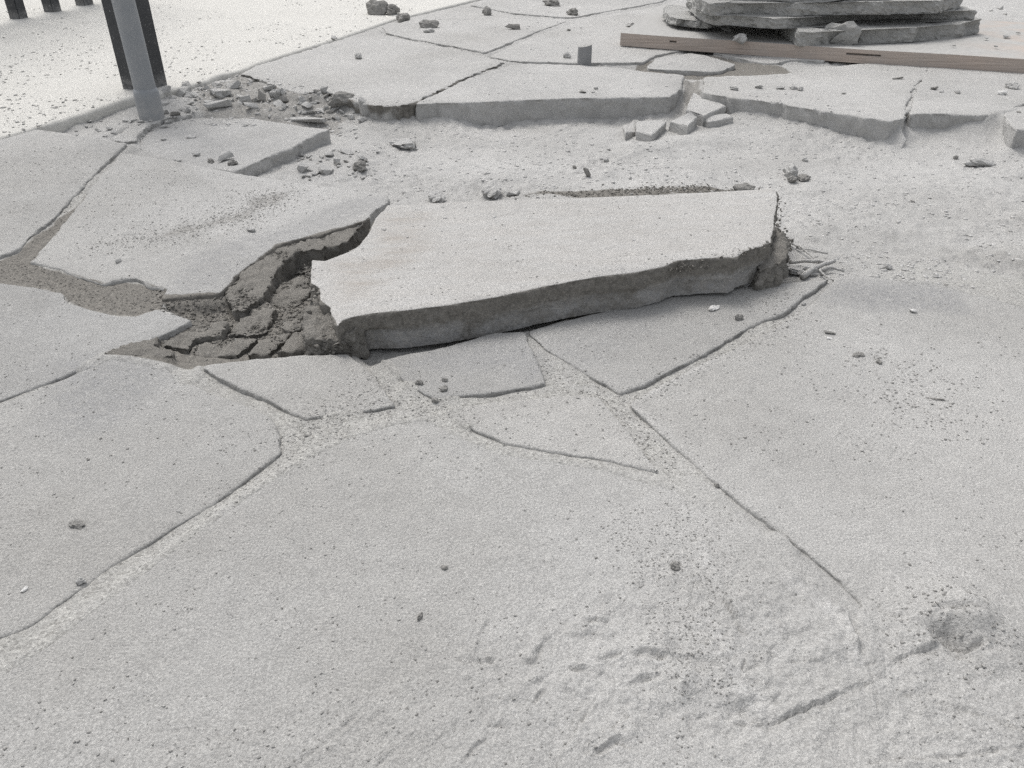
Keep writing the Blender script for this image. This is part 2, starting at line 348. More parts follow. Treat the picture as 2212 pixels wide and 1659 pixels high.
def wood_mat():
    m, nt, b = new_mat('dusty_wood')
    tc = nd(nt, 'ShaderNodeTexCoord').outputs['Object']
    mp = nd(nt, 'ShaderNodeMapping'); mp.inputs['Scale'].default_value = (1.2, 30, 60); nt.links.new(tc, mp.inputs[0])
    g = noise(nt, mp.outputs[0], 4, 5, .65); big = noise(nt, tc, 5, 4)
    c = mixc(nt, ramp(nt, g, .3, .7), (0.50, 0.425, 0.37), (0.34, 0.28, 0.24))
    c = mixc(nt, maths(nt, 'MULTIPLY', ramp(nt, big, .35, .7), .45), c, (0.34, 0.325, 0.305))
    nrm = nd(nt, 'ShaderNodeSeparateXYZ'); nt.links.new(nd(nt, 'ShaderNodeNewGeometry').outputs['True Normal'], nrm.inputs[0])
    xyz = nd(nt, 'ShaderNodeSeparateXYZ'); nt.links.new(tc, xyz.inputs[0])
    rub = maths(nt, 'MULTIPLY', ramp(nt, xyz.outputs['X'], 1.22, 1.5), ramp(nt, noise(nt, tc, 7, 4), .42, .62), True)
    up = maths(nt, 'MULTIPLY', ramp(nt, nrm.outputs['Z'], .6, .8), maths(nt, 'SUBTRACT', 1.0, maths(nt, 'MULTIPLY', rub, .75)), True)
    dn = mixc(nt, ramp(nt, noise(nt, tc, 50, 5, .7), .3, .7), DUST, DUST2)
    nt.links.new(mixc(nt, up, c, dn), b.inputs['Base Color'])
    bp = nd(nt, 'ShaderNodeBump', Strength=.4, Distance=.002); nt.links.new(g, bp.inputs['Height']); nt.links.new(bp.outputs[0], b.inputs['Normal'])
    return m
M_WOOD = wood_mat()

# ------------------------------------------------------------------ object helpers
def tag(o, label=None, cat=None, group=None, kind=None):
    if label: o['label'] = label
    if cat: o['category'] = cat
    if group: o['group'] = group
    if kind: o['kind'] = kind
    return o
def mesh_obj(name, V, F, mat, parent=None, smooth=True, attrs=None):
    me = bpy.data.meshes.new(name)
    V = np.asarray(V, np.float32)
    if isinstance(F, np.ndarray):
        me.vertices.add(len(V)); me.vertices.foreach_set('co', V.ravel())
        k = F.shape[1]; me.loops.add(F.size); me.loops.foreach_set('vertex_index', F.ravel().astype(np.int32))
        me.polygons.add(len(F)); me.polygons.foreach_set('loop_start', np.arange(0, F.size, k, dtype=np.int32))
        me.update(calc_edges=True)
    else:
        me.from_pydata([tuple(map(float, v)) for v in V], [], F); me.update()
    if smooth: me.polygons.foreach_set('use_smooth', np.ones(len(me.polygons), bool))
    for k, a in (attrs or {}).items():
        me.attributes.new(k, 'FLOAT', 'POINT').data.foreach_set('value', np.asarray(a, np.float32))
    me.materials.append(mat)
    o = bpy.data.objects.new(name, me); COL.objects.link(o)
    if parent: o.parent = parent
    return o

# ------------------------------------------------------------------ the paving stones, each traced on the ground where it lies
# (points in picture units, optional z), z level, thickness, joint level, edge radius, chip
STONES = []
def stone(name, pts, z=0.0, T=0.06, lvl=None, r=0.004, chip=1.0, fil=None, mat=None, **kw):
    P3 = np.array([at(p[0], p[1], p[2] if len(p) > 2 else z) for p in pts])
    A = np.c_[P3[:, :2], np.ones(len(P3))]
    if np.ptp(P3[:, 2]) > 1e-6: pl = np.linalg.lstsq(A, P3[:, 2], rcond=None)[0]
    else: pl = np.array((0, 0, P3[0, 2]))
    poly = P3[:, :2]
    a = 0.5*np.sum(poly[:, 0]*np.roll(poly[:, 1], -1)-np.roll(poly[:, 0], -1)*poly[:, 1])
    if a < 0: poly = poly[::-1]
    s = dict(name=name, poly=poly, pl=pl, T=T, lvl=lvl, r=r, chip=chip, fil=fil, mat=mat or M_DUST, kw=kw)
    STONES.append(s); return s
HARD, SOFT = -0.0046, 0.0003
PATHC = stone('path', [(-900, 520), (-300, 375), (0, 298), (80, 275), (295, 206), (347, 199), (444, 175), (469, 162), (510, 155), (555, 137), (729, 83), (842, 44), (1021, 0),
               (1200, -52), (1330, -92), (-1400, -100)], .0, .08, None, .012, .6, (.020, .022), M_PALE)
S1 = stone('flagstone', [(-250, 345), (0, 301), (80, 279), (145, 288), (250, 307), (277, 309), (257, 323), (226, 354), (194, 389), (149, 434), (115, 472), (76, 500), (45, 535), (0, 552), (-300, 590)], .0, .055, HARD, .0032)
S2 = stone('flagstone', [(266, 330), (373, 347), (521, 375), (660, 396), (768, 411), (835, 420), (843, 434), (833, 440), (814, 453), (789, 477), (729, 495), (687, 512), (635, 519), (601, 533), (521, 588), (479, 633), (462, 636), (347, 647),
               (358, 624), (326, 620), (302, 605), (271, 601), (222, 614), (167, 598), (128, 581), (62, 565), (125, 494), (167, 444), (208, 385), (236, 358)], .0, .05, HARD, .004, 1.0)
S3 = stone('flagstone', [(-300, 600), (0, 609), (94, 622), (139, 633), (146, 650), (208, 671), (257, 683), (295, 685), (337, 667), (375, 678), (418, 693), (347, 733), (312, 751), (243, 777), (180, 809), (139, 823), (87, 840), (35, 856), (0, 868), (-300, 940)], .0, .055, HARD, .0032)
S4 = stone('flagstone', [(-300, 950), (0, 874), (39, 861), (139, 828), (183, 813), (243, 783), (290, 787), (361, 798), (399, 820), (451, 844), (555, 883), (590, 903), (604, 938), (611, 976), (576, 1004), (521, 1046), (451, 1097), (347, 1159), (243, 1225), (191, 1263), (121, 1312), (80, 1347), (35, 1368), (0, 1378), (-300, 1420)], .0, .055, HARD, .0032)
S5 = stone('flagstone', [(440, 789), (549, 775), (660, 766), (752, 763), (785, 788), (812, 814), (833, 842), (858, 877), (810, 886), (740, 897), (660, 905), (625, 890), (573, 862), (521, 841), (469, 815), (434, 796)], .0012, .045, HARD, .0032)
S6 = stone('flagstone', [(823, 777), (880, 764), (950, 752), (1062, 718), (1135, 715), (1146, 742), (1167, 790), (1179, 828), (1139, 837), (1069, 849), (965, 860), (941, 865), (880, 832)], .0018, .045, HARD, .0032)
S7 = stone('flagstone', [(1141, 715), (1208, 697), (1317, 668), (1397, 651), (1438, 638), (1525, 631), (1588, 621), (1664, 614), (1745, 611), (1793, 611), (1740, 640), (1699, 672), (1605, 714), (1556, 747), (1511, 771), (1445, 804), (1397, 828), (1341, 851), (1316, 837), (1260, 806), (1208, 773), (1174, 752), (1147, 727)], .0, .05, HARD, .0032)
S8 = stone('flagstone', [(955, 886), (1060, 868), (1240, 851), (1297, 856), (1312, 876), (1360, 930), (1400, 985), (1427, 1021), (1380, 1010), (1290, 990), (1180, 977), (1100, 960), (1000, 920)], .0022, .05, HARD, .0032)
S9 = stone('flagstone', [(1357, 874), (1363, 864), (1421, 830), (1525, 778), (1594, 747), (1681, 702), (1751, 657), (1799, 613), (1810, 607), (1837, 604), (1907, 611), (2011, 611), (2046, 620), (2120, 637), (2212, 660), (2700, 720), (3000, 1400), (2900, 2050), (1860, 2050), (1880, 1700), (1890, 1520), (1880, 1400), (1857, 1297), (1812, 1253), (1729, 1184), (1659, 1128), (1600, 1088), (1540, 1038), (1480, 984), (1417, 932), (1386, 901)], .0, .06, HARD, .0032)
S10 = stone('flagstone', [(-320, 1640), (-300, 1500), (0, 1442), (80, 1394), (200, 1304), (400, 1153), (560, 1043), (650, 988), (760, 934), (850, 910), (930, 898), (990, 932), (1090, 973), (1290, 1003), (1400, 1034), (1470, 1050), (1556, 1118), (1640, 1200), (1740, 1290), (1800, 1400), (1850, 1520), (1830, 1900), (1800, 2060), (300, 2060), (-100, 1900)], .0, .06, SOFT, .007)
# behind the dug-out strip
F1 = stone('flagstone', [(515, 160), (560, 140), (700, 97), (815, 61), (830, 75), (887, 90), (1005, 110), (1046, 121), (1088, 135), (989, 175), (930, 203), (886, 224), (860, 230), (790, 225), (750, 212), (720, 204), (690, 198), (650, 203), (620, 196), (590, 184), (545, 166)], .0, .06, -.006, .004, 3.4, (.025, .03))
F2 = stone('flagstone', [(826, 58), (990, 17), (1110, 36), (1225, 45), (1145, 74), (1050, 113), (1005, 105), (890, 84), (834, 71)], .0, .06, -.005, .003)
F3 = stone('flagstone', [(1014, 10), (1080, -14), (1220, -50), (1560, -50), (1425, 4), (1330, 21), (1235, 38), (1112, 29)], .0, .06, -.005, .003)
F4 = stone('flagstone', [(1056, 121), (1150, 81), (1236, 51), (1340, 30), (1428, 12), (1620, -10), (1620, 95), (1530, 106), (1480, 107), (1415, 119), (1388, 134), (1250, 136), (1165, 134), (1105, 132)], .0, .06, -.005, .003)
S20 = stone('flagstone', [(894, 224), (993, 178), (1106, 139), (1165, 138), (1250, 140), (1345, 147), (1395, 155), (1476, 161), (1478, 168), (1473, 190), (1449, 210), (1234, 212), (1026, 220), (950, 223)], .0, .075, -.01, .004, 1.7, (.016, .018))
F5 = stone('flagstone', [(1397, 143), (1420, 124), (1490, 114), (1522, 118), (1592, 139), (1565, 152), (1548, 155), (1480, 153), (1400, 149)], .0, .05, -.012, .003)
F6 = stone('flagstone', [(1535, 113), (1640, 134), (1672, 137), (1708, 129), (1780, 132), (1800, 100), (1640, 92)], .0, .05, -.01, .003)
S22 = stone('flagstone', [(1515, 167), (1560, 164), (1645, 162), (1716, 156), (1760, 146), (1900, 135), (2003, 142), (2003, 165), (1975, 185), (1962, 226), (1956, 256), (1923, 263), (1791, 242), (1666, 221), (1535, 204), (1512, 197), (1521, 185)], .0, .08, -.006, .004, 1.9, (.022, .045))
S23 = stone('flagstone', [(2008, 142), (2212, 158), (2420, 160), (2420, 190), (2212, 224), (2159, 240), (2128, 249), (2000, 245), (1967, 246), (1966, 232), (1979, 190)], .0, .06, -.004, .005, 1.6, (.03, .05))
S24 = stone('flagstone', [(2166, 244), (2215, 229), (2420, 196), (2420, 290), (2212, 280), (2195, 282), (2180, 268)], .0, .08, -.004, .006, 1.0, (.02, .03))
F7 = stone('flagstone', [(1810, 130), (1815, 95), (1830, 60), (2420, 80), (2420, 152), (2212, 150), (1900, 130)], -.001, .06, -.006, .003)
# bedding mortar broken into blocks where stones were prised out
BLOCKS = []
def block(pts, z, T=.05, r=.002, flank=False):
    s = stone('mortar_block', q_h([(x, y) for x, y in pts]), z, T, None, r, 2.6, None, M_MORTAR); s['rough'] = .0055
    BLOCKS.append(s); return s
block([(1290, 1215), (1330, 1115), (1490, 1088), (1690, 1074), (1755, 1074), (1600, 1202)], -.016)
block([(1515, 1068), (1650, 905), (1780, 830), (1850, 875), (1825, 960), (1795, 1035), (1700, 1060)], -.018)
block([(1625, 1200), (1800, 1072), (1955, 1045), (1870, 1130), (1815, 1188)], -.015)
block([(1850, 1008), (1960, 893), (2060, 880), (2050, 1000), (1960, 1028)], -.016)
block([(1840, 1195), (1960, 1065), (2050, 1010), (2080, 1160)], -.014)
block([(1065, 1150), (1100, 1075), (1300, 1022), (1480, 962), (1555, 972), (1468, 1060), (1322, 1092), (1275, 1190), (1200, 1180)], -.010)
block([(1765, 880), (1900, 700), (2100, 640), (2120, 760), (1965, 862), (1880, 915)], -.028)
block([(1895, 650), (1905, 565), (2000, 545), (2160, 530), (2170, 630), (1980, 640)], -.040)
block([(690, 1238), (860, 1172), (1040, 1105), (1078, 1085), (1060, 1145), (1185, 1192), (1180, 1230), (900, 1246)], -.0015, .03)
block([(1500, 770), (1615, 640), (1860, 468), (2130, 400), (2440, 300), (2330, 430), (2130, 490), (2000, 500), (1880, 560), (1760, 800), (1640, 900), (1560, 900)], -.007, .05)
s_ = stone('mortar_block', [(236, 300), (262, 283), (290, 264), (330, 250), (385, 241), (420, 246), (386, 252), (348, 258), (319, 273), (300, 289), (297, 304), (270, 309)], -.037, .03, None, .004, 2.0, None, M_DUST); s_['rough'] = .003
# a broken slab left lying in the dug-out strip, its near edge tipped up
L1 = stone('broken_slab', q_l([(292, 620, -.05), (302, 560, -.05), (370, 502, -.05), (480, 448, -.05), (620, 428, -.048), (900, 432, -.045), (1200, 442, -.04), (1430, 480, -.034), (1600, 500, -.026), (1820, 512, -.018),
            (1720, 545, -.019), (1500, 660, -.02), (1400, 690, -.021), (1200, 790, -.024), (1060, 855, -.028), (700, 830, -.038), (330, 760, -.05)]), T=.042, lvl=None, r=.004, chip=1.3)
# the loosened slab, prised up out of the paving
SL = stone('paving_slab', [(835, 441, .035), (878, 440, .036), (1035, 433, .042), (1317, 427, .052), (1525, 420, .059), (1671, 413, .064), (1677, 417, .065), (1681, 432, .066), (1674, 471, .072), (1672, 499, .077),
            (1668, 519, .080), (1650, 526, .0795), (1608, 540, .078), (1588, 553, .077), (1574, 552, .077), (1525, 554, .075), (1466, 558, .073), (1438, 571, .072), (1379, 585, .070), (1295, 596, .067), (1201, 615, .063), (1156, 623, .061),
            (1069, 644, .058), (965, 662, .054), (868, 676, .050), (805, 682, .048), (764, 689, .047), (743, 698, .046), (729, 712, .046), (715, 686, .045), (712, 669, .044), (690, 650, .043), (689, 623, .043), (668, 610, .042), (670, 578, .041), (672, 556, .041), (701, 560, .041), (722, 552, .041), (755, 541, .040), (774, 530, .039), (798, 498, .037), (809, 471, .036), (826, 453, .035)],
            T=.066, lvl=None, r=.0025, chip=.5)

# ------------------------------------------------------------------ ground level between and below the stones
CTRL = [(1100, 262, -.076), (1300, 265, -.074), (1450, 262, -.068), (1300, 300, -.07), (1100, 330, -.066), (900, 300, -.064), (900, 380, -.055), (1100, 400, -.05), (1400, 400, -.05), (1700, 400, -.055), (1900, 335, -.076), (2100, 335, -.07),
        (2250, 400, -.06), (2100, 500, -.04), (2212, 560, -.03), (1900, 520, -.035), (1800, 590, -.022), (1700, 560, -.03), (2000, 600, -.014), (2212, 640, -.012), (800, 400, -.05), (700, 330, -.058), (600, 370, -.058),
        (480, 195, -.012), (560, 190, -.02), (640, 220, -.03), (740, 230, -.04), (420, 225, -.025), (350, 245, -.035), (250, 285, -.038), (180, 285, -.04), (420, 300, -.07), (560, 300, -.075), (640, 300, -.07), (820, 250, -.055),
        (560, 660, -.034), (640, 560, -.055), (450, 720, -.024), (360, 765, -.012), (600, 745, -.024), (640, 680, -.030), (760, 745, -.021), (900, 722, -.021), (1050, 695, -.019), (900, 660, -.05), (1300, 560, -.06), (1500, 500, -.06), (300, 785, -.006), (1550, 600, -.05), (800, 600, -.065),
        (700, 940, -.006), (900, 890, -.005), (1100, 900, -.006), (1400, 930, -.006), (1550, 1080, -.006), (1400, 830, -.007), (1600, 740, -.006), (300, 1240, -.006), (1800, 1300, -.003), (1210, 810, -.005), (540, 890, -.006),
        (60, 580, -.009), (250, 645, -.008), (180, 440, -.012), (240, 345, -.02), (1000, 170, -.012), (800, 60, -.01), (1200, 60, -.01), (1600, 145, -.010), (1490, 185, -.02), (1980, 210, -.01), (2170, 245, -.03),
        (900, 50, -.01), (400, 50, -.02), (1800, 30, -.01), (2200, 100, -.01), (600, 1300, -.01), (1200, 1400, -.01), (2000, 900, -.01), (1000, 1800, -.01), (2300, 1400, -.01), (-200, 1200, -.01)]
cp = np.array([(*at(x, y, z)[:2], z) for x, y, z in CTRL])
G = np.zeros_like(GX); W = np.zeros_like(GX)
for x, y, z in cp:
    sc = 0.04*np.hypot(x, y)**0.8
    w = 1.0/(((GX-x)**2+(GY-y)**2)/sc**2 + .15)**1.8
    G += w*z; W += w
G /= W
deep = sstep(-.018, -.045, G); PITM = sstep(-.010, -.026, G)
G += deep*(0.008*fbm(GX, GY, 0.16, 3, 51) + 0.0045*fbm(GX, GY, 0.045, 3, 52)*np.clip(.6+fbm(GX, GY, .3, 2, 58), 0, 1.3) + 0)
G += PITM*(0.0062*np.clip(fbm(GX, GY*.8, 0.022, 3, 53, .6), -.25, 1)*np.clip(.8+1.3*fbm(GX, GY, .2, 2, 59), .15, 1.7) + .003*fbm(GX*.6, GY, .06, 3, 57))
heap = np.exp(-(((GX-at(520, 215)[0])/0.30)**2+((GY-at(520, 215)[1])/0.22)**2))
G += heap*(0.014*np.abs(fbm(GX, GY, 0.07, 3, 61)) + 0.008*fbm(GX, GY, 0.028, 3, 62))
G += (1-deep)*(0.0014*fbm(GX, GY, 0.05, 3, 54)+0.0012*fbm(GX, GY, 0.010, 3, 55, .65))
SOFTG = np.zeros_like(GX)
for (x, y, rp) in ((1865, 1400, 110), (1900, 1600, 160), (2100, 1450, 120), (965, 890, 60), (1005, 915, 25), (845, 800, 45), (880, 845, 35), (240, 790, 60), (330, 790, 50), (400, 815, 40), (2130, 640, 110), (2000, 615, 60), (740, 900, 45), (845, 430, 18),
                   (30, 1395, 40), (500, 900, 30), (1690, 1180, 40)):
    p_ = at(x, y); r_ = rp*px_size(x, y)
    dd_ = np.hypot(GX-p_[0], (GY-p_[1])*.75)+r_*.4*fbm(GX, GY, r_, 2, 97)
    SOFTG = np.maximum(SOFTG, sstep(1.1*r_, .6*r_, dd_))
WB = np.ones_like(GX)*1.0; GB = G.copy(); DIN = np.full(GX.shape, -1.0, np.float32)
for s in STONES:
    r = grid_sdist(s['poly'], .25)
    if r is None: s['gs'] = None; continue
    s['gs'] = r; sl, d = r
    if s['lvl'] is not None:
        dp = np.maximum(d, 0); far_k = np.clip(GY[sl], .8, 2.2)
        w = 5*np.exp(-(dp/(.012 if s['lvl'] < 0 else .030))**2)*(1-deep[sl])
        if s['lvl'] < 0:
            vary = np.clip(.8+1.3*fbm(GX[sl], GY[sl], .07, 3, 95), .3, 1.5)
            lv = s['lvl']*vary - (.0004)*vary*np.exp(-(dp/(.0020*far_k))**2)
            lv = lv*(1-SOFTG[sl])+.0004*SOFTG[sl]
        else: lv = s['lvl']
        GB[sl] += w*lv; WB[sl] += w
G = GB/WB
FIL = np.zeros_like(G)
for s in STONES:
    if s['gs'] is None or s['fil'] is None: continue
    sl, d = s['gs']; h, wd = s['fil']
    n = .7+.6*fbm(GX[sl], GY[sl], .12, 3, 91)
    FIL[sl] = np.maximum(FIL[sl], np.maximum(0, h*n*np.exp(-np.maximum(d, 0)/wd))*deep[sl])
G += FIL + DET
for s in STONES:
    if s['gs'] is None or s['name'] == 'paving_slab': continue
    sl, d = s['gs']; zt = s['pl'][0]*GX[sl]+s['pl'][1]*GY[sl]+s['pl'][2]+DET[sl]
    sf = SOFTG[sl] if s['lvl'] != SOFT else np.ones_like(d)
    hard_in = zt + .0004 - .010*sstep(.5*s['r'], s['r']+.004, -d)
    soft_in = zt + .0012*(1-sstep(.002, .012, -d)) - .010*sstep(.011, .018, -d)
    inn = hard_in*(1-sf)+soft_in*sf
    gg = np.where(d < 0, np.where(sf > .5, inn, np.minimum(G[sl], inn)), G[sl] + .0012*sf*sstep(.02, .0, d)*(1-deep[sl]))
    G[sl] = gg
    DIN[sl] = np.maximum(DIN[sl], -d)

# how brown and damp (mortar) and how swept bare each place is
MORTAR = np.zeros_like(GX); BAREG = np.zeros_like(GX)
def paint(F, pts, val, feather, z=0.0):
    P = np.array([at(p[0], p[1], z)[:2] for p in pts]); r = grid_sdist(P, feather*2)
    if r is None: return
    sl, d = r; d = d + feather*1.2*fbm(GX[sl], GY[sl], feather*5+.01, 3, 101)
    F[sl] = np.maximum(F[sl], val*sstep(feather, -feather, d))
paint(MORTAR, [(-300, 545), (0, 552), (45, 535), (76, 500), (115, 472), (170, 440), (225, 372), (262, 330), (236, 360), (208, 387), (167, 446), (125, 496), (62, 566), (128, 582), (222, 615), (271, 601), (302, 605), (360, 625), (340, 668), (295, 686), (250, 683), (146, 650), (100, 624), (0, 609), (-300, 600)], .72, .008)
paint(MORTAR, [(340, 640), (480, 630), (600, 530), (790, 476), (760, 540), (700, 570), (760, 765), (560, 776), (440, 786), (340, 785), (245, 778), (340, 738), (420, 693)], .95, .006)
paint(MORTAR, [(1345, 145), (1395, 130), (1420, 120), (1500, 108), (1650, 136), (1690, 138), (1716, 153), (1640, 160), (1480, 160), (1395, 153)], 1.0, .012)
paint(MORTAR, [(1475, 165), (1515, 166), (1520, 185), (1508, 205), (1470, 192)], .5, .012)
paint(MORTAR, [(1090, 424), (1200, 417), (1440, 409), (1640, 404), (1650, 412), (1640, 424), (1300, 430)], .8, .02, -.05)
paint(MORTAR, [(430, 190), (520, 172), (640, 205), (760, 222), (740, 262), (560, 250), (420, 240)], .45, .03, -.02)
paint(MORTAR, [(700, 186), (760, 215), (800, 226), (780, 250), (720, 225)], .6, .02, -.03)
paint(MORTAR, q_h([(1640, 130), (2010, 60), (1930, 160), (1640, 320), (1300, 395), (1000, 450), (620, 470), (1000, 395), (1300, 325), (1600, 215)]), .42, .03)
for pts, v, f in (([(1040, 722), (1135, 716), (1172, 800), (1140, 832), (1100, 790), (960, 800), (900, 790)], 1.0, .025), ([(1810, 610), (2060, 624), (2110, 680), (2000, 668), (1880, 672), (1790, 650)], 1.0, .03),
                  ([(160, 800), (300, 790), (360, 810), (330, 880), (180, 920), (120, 880)], .9, .04), ([(400, 590), (480, 540), (620, 480), (780, 430), (830, 430), (720, 490), (600, 530), (520, 588), (470, 632), (380, 640)], .8, .03),
                  ([(1160, 740), (1330, 672), (1440, 645), (1400, 720), (1240, 790)], .6, .03), ([(1250, 660), (1340, 650), (1400, 680)], .5, .03)):
    paint(BAREG, pts, v, f)
PALE_LITG = np.clip(sstep(-.02, -.05, G) + sstep(1.75, 2.6, GY), 0, 1)*.85*np.clip(.75+.6*fbm(GX, GY, .25, 3, 111), 0, 1.1)  # thicker pale dust, plus the near-to-far light gradient painted into its colour
PALE_LITG = np.maximum(PALE_LITG, .55*np.clip(fbm(GX, GY, .35, 3, 115)*1.6, 0, 1))
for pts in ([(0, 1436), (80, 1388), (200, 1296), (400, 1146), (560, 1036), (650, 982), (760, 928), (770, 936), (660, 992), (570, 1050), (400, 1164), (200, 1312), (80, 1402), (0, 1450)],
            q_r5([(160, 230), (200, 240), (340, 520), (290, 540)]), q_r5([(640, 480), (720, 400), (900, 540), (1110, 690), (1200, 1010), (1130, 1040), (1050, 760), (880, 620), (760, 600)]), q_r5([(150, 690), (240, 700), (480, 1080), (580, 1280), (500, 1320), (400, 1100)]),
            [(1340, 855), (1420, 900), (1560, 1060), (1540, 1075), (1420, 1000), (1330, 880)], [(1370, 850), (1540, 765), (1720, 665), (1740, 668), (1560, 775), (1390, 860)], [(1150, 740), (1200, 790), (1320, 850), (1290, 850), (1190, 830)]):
    paint(PALE_LITG, pts, .8 if pts[0][0] > 1450 else .55, .012)
TANG = np.zeros_like(GX)
for pts, v, f in (([(690, 560), (760, 545), (830, 455), (950, 445), (960, 520), (900, 600), (820, 660), (720, 680), (690, 640)], .95, .05), ([(1000, 560), (1200, 560), (1150, 610), (900, 650)], .4, .05), ([(2080, 560), (2220, 540), (2220, 640)], .3, .05)):
    paint(TANG, pts, v, f, .04 if pts[0][0] < 1500 else 0)
UP = sstep(-.02, -.05, G)
# ------------------------------------------------------------------ build stones
def resample(poly, step_f):
    out = []
    n = len(poly)
    for k in range(n):
        a = poly[k]; b = poly[(k+1) % n]; L = np.hypot(*(b-a)); st = step_f(.5*(a[1]+b[1])); m = max(1, int(L/st))
        for i in range(m): out.append(a+(b-a)*i/m)
    return np.array(out)
def loop_normals(P):
    t = np.roll(P, -1, 0)-np.roll(P, 1, 0); t /= (np.linalg.norm(t, axis=1)[:, None]+1e-9)
    return np.c_[t[:, 1], -t[:, 0]]
def smooth_loop(P, it=1):
    for _ in range(it): P = .5*P+.25*(np.roll(P, 1, 0)+np.roll(P, -1, 0))
    return P
def inside(px, py, poly): return sdist(np.asarray(px, np.float32), np.asarray(py, np.float32), poly) < 0

def build_stone(s, parent=None, cap=False, extra=None):
    r, T, chip, pl = s['r'], s['T'], s['chip'], s['pl']
    sl, d = s['gs']
    P = resample(s['poly'], lambda y: s.get('step') or min(.02, max(.003, .0032*abs(y)+.0004)))
    P = smooth_loop(P, 2); N = loop_normals(P)
    t = np.arange(len(P))*1.0
    e = chip*(.0022*fbm(P[:, 0], P[:, 1], .035, 3, 11)+.0013*fbm(P[:, 0], P[:, 1], .008, 2, 13))*np.clip(P[:, 1], .7, 1.8) - .0012
    P = P+N*e[:, None]; N = loop_normals(smooth_loop(P, 2))
    P0 = P-N*r
    rg = s.get('rough', 0.0)
    def top(x, y):
        z = pl[0]*x+pl[1]*y+pl[2]+bil(DET, x, y)*s.get('detk', 1.0)
        if rg: z = z + rg*(fbm(x, y, .03, 3, 201)+.9*np.abs(fbm(x, y, .010, 2, 203))+.45*fbm(x, y, .006, 2, 205))
        return z
    i0, j0 = sl[0].start, sl[1].start
    cell = GY[sl]*dv
    cellx = 2*hwid(GY[sl])/(NU-1)
    okn = d < -(r+.0045*max(1, chip)*np.clip(GY[sl], .7, 1.8)*.9+.5*np.maximum(cell, cellx))
    cm = okn[:-1, :-1] & okn[1:, :-1] & okn[:-1, 1:] & okn[1:, 1:]
    used = np.zeros(okn.shape, bool)
    used[:-1, :-1] |= cm; used[1:, :-1] |= cm; used[:-1, 1:] |= cm; used[1:, 1:] |= cm
    idx = -np.ones(okn.shape, int); ng = int(used.sum()); idx[used] = np.arange(ng)
    gx = GX[sl][used]; gy = GY[sl][used]
    ii, jj = np.nonzero(cm)
    tri = []
    if len(ii):
        a, b, c, e2 = idx[ii, jj], idx[ii, jj+1], idx[ii+1, jj+1], idx[ii+1, jj]
        tri.append(np.c_[a, b, c]); tri.append(np.c_[a, c, e2])
    # boundary edges of the regular part
    cmp_ = np.pad(cm, 1); edges = []
    for i, j in zip(*np.nonzero(cmp_[1:-1, 1:-1] & ~(cmp_[:-2, 1:-1] & cmp_[2:, 1:-1] & cmp_[1:-1, :-2] & cmp_[1:-1, 2:]))):
        if not cmp_[i, j+1]: edges.append((idx[i, j], idx[i, j+1]))
        if not cmp_[i+2, j+1]: edges.append((idx[i+1, j], idx[i+1, j+1]))
        if not cmp_[i+1, j]: edges.append((idx[i, j], idx[i+1, j]))
        if not cmp_[i+1, j+2]: edges.append((idx[i, j+1], idx[i+1, j+1]))
    bn = sorted({v for e3 in edges for v in e3}); bm_ = {v: k for k, v in enumerate(bn)}
    nP = len(P0)
    pin = [Vector((float(x), float(y))) for x, y in P0] + [Vector((float(gx[v]), float(gy[v]))) for v in bn]
    ein = [(k, (k+1) % nP) for k in range(nP)] + [(nP+bm_[a], nP+bm_[b]) for a, b in edges]
    ov, oe, of, oiv, _, _ = delaunay_2d_cdt(pin, ein, [], 0, 1e-6, True)
    VX = list(gx)+list(P0[:, 0]); VY = list(gy)+list(P0[:, 1]); mp = []
    for k, src in enumerate(oiv):
        if src:
            q = src[0]; mp.append(ng+q if q < nP else bn[q-nP])
        else:
            VX.append(ov[k][0]); VY.append(ov[k][1]); mp.append(len(VX)-1)
    of = np.array([f for f in of if len(f) == 3]); oc = np.array([(v[0], v[1]) for v in ov])
    if len(of):
        cen = oc[of].mean(1); ok = inside(cen[:, 0], cen[:, 1], P0)
        v, u = grid_uv(cen[:, 0], cen[:, 1]); vi = v.astype(int)-i0; uj = u.astype(int)-j0
        val = (vi >= 0) & (uj >= 0) & (vi < cm.shape[0]) & (uj < cm.shape[1]) & (cen[:, 1] > Y0)
        inc = np.zeros(len(cen), bool); inc[val] = cm[vi[val], uj[val]]
        of = of[ok & ~inc]
        if len(of): tri.append(np.array(mp)[of])
    VX = np.array(VX); VY = np.array(VY); VZ = top(VX, VY)
    nv = len(VX); face_up = np.ones(nv); 
    # edge rings
    zs = top(P0[:, 0], P0[:, 1]); ring_prev = np.arange(ng, ng+nP); rings = []
    per = np.cumsum(np.r_[0, np.linalg.norm(np.diff(P, axis=0), axis=1)])
    NR = s.get('rings', 6); prof = [(.5*r, -.13*r), (.87*r, -.5*r), (r, -r)]
    for k in range(1, NR+1):
        h = r+(T-r)*k/NR; prof.append((r, -h))
    for k, (o, dz) in enumerate(prof):
        fn = 0
        if k >= 2:
            fn = chip*(.0022*fbm(per, np.full(nP, -dz*1.0), .03, 3, 301)+.0011*fbm(per, np.full(nP, -dz*1.0), .008, 2, 303))*np.clip(P[:, 1], .7, 1.8)
            if extra: fn = fn+extra(P, N, per, dz)
        Q = P0+N*(o+fn)[:, None] if np.ndim(fn) else P0+N*o
        VX = np.r_[VX, Q[:, 0]]; VY = np.r_[VY, Q[:, 1]]; VZ = np.r_[VZ, zs+dz]
        cur = np.arange(nP)+nv; nv += nP
        a, b, c, e2 = ring_prev, np.roll(ring_prev, -1), np.roll(cur, -1), cur
        tri.append(np.c_[a, e2, c]); tri.append(np.c_[a, c, b]); rings.append(cur); ring_prev = cur
    V = np.c_[VX, VY, VZ]; F = np.concatenate(tri)
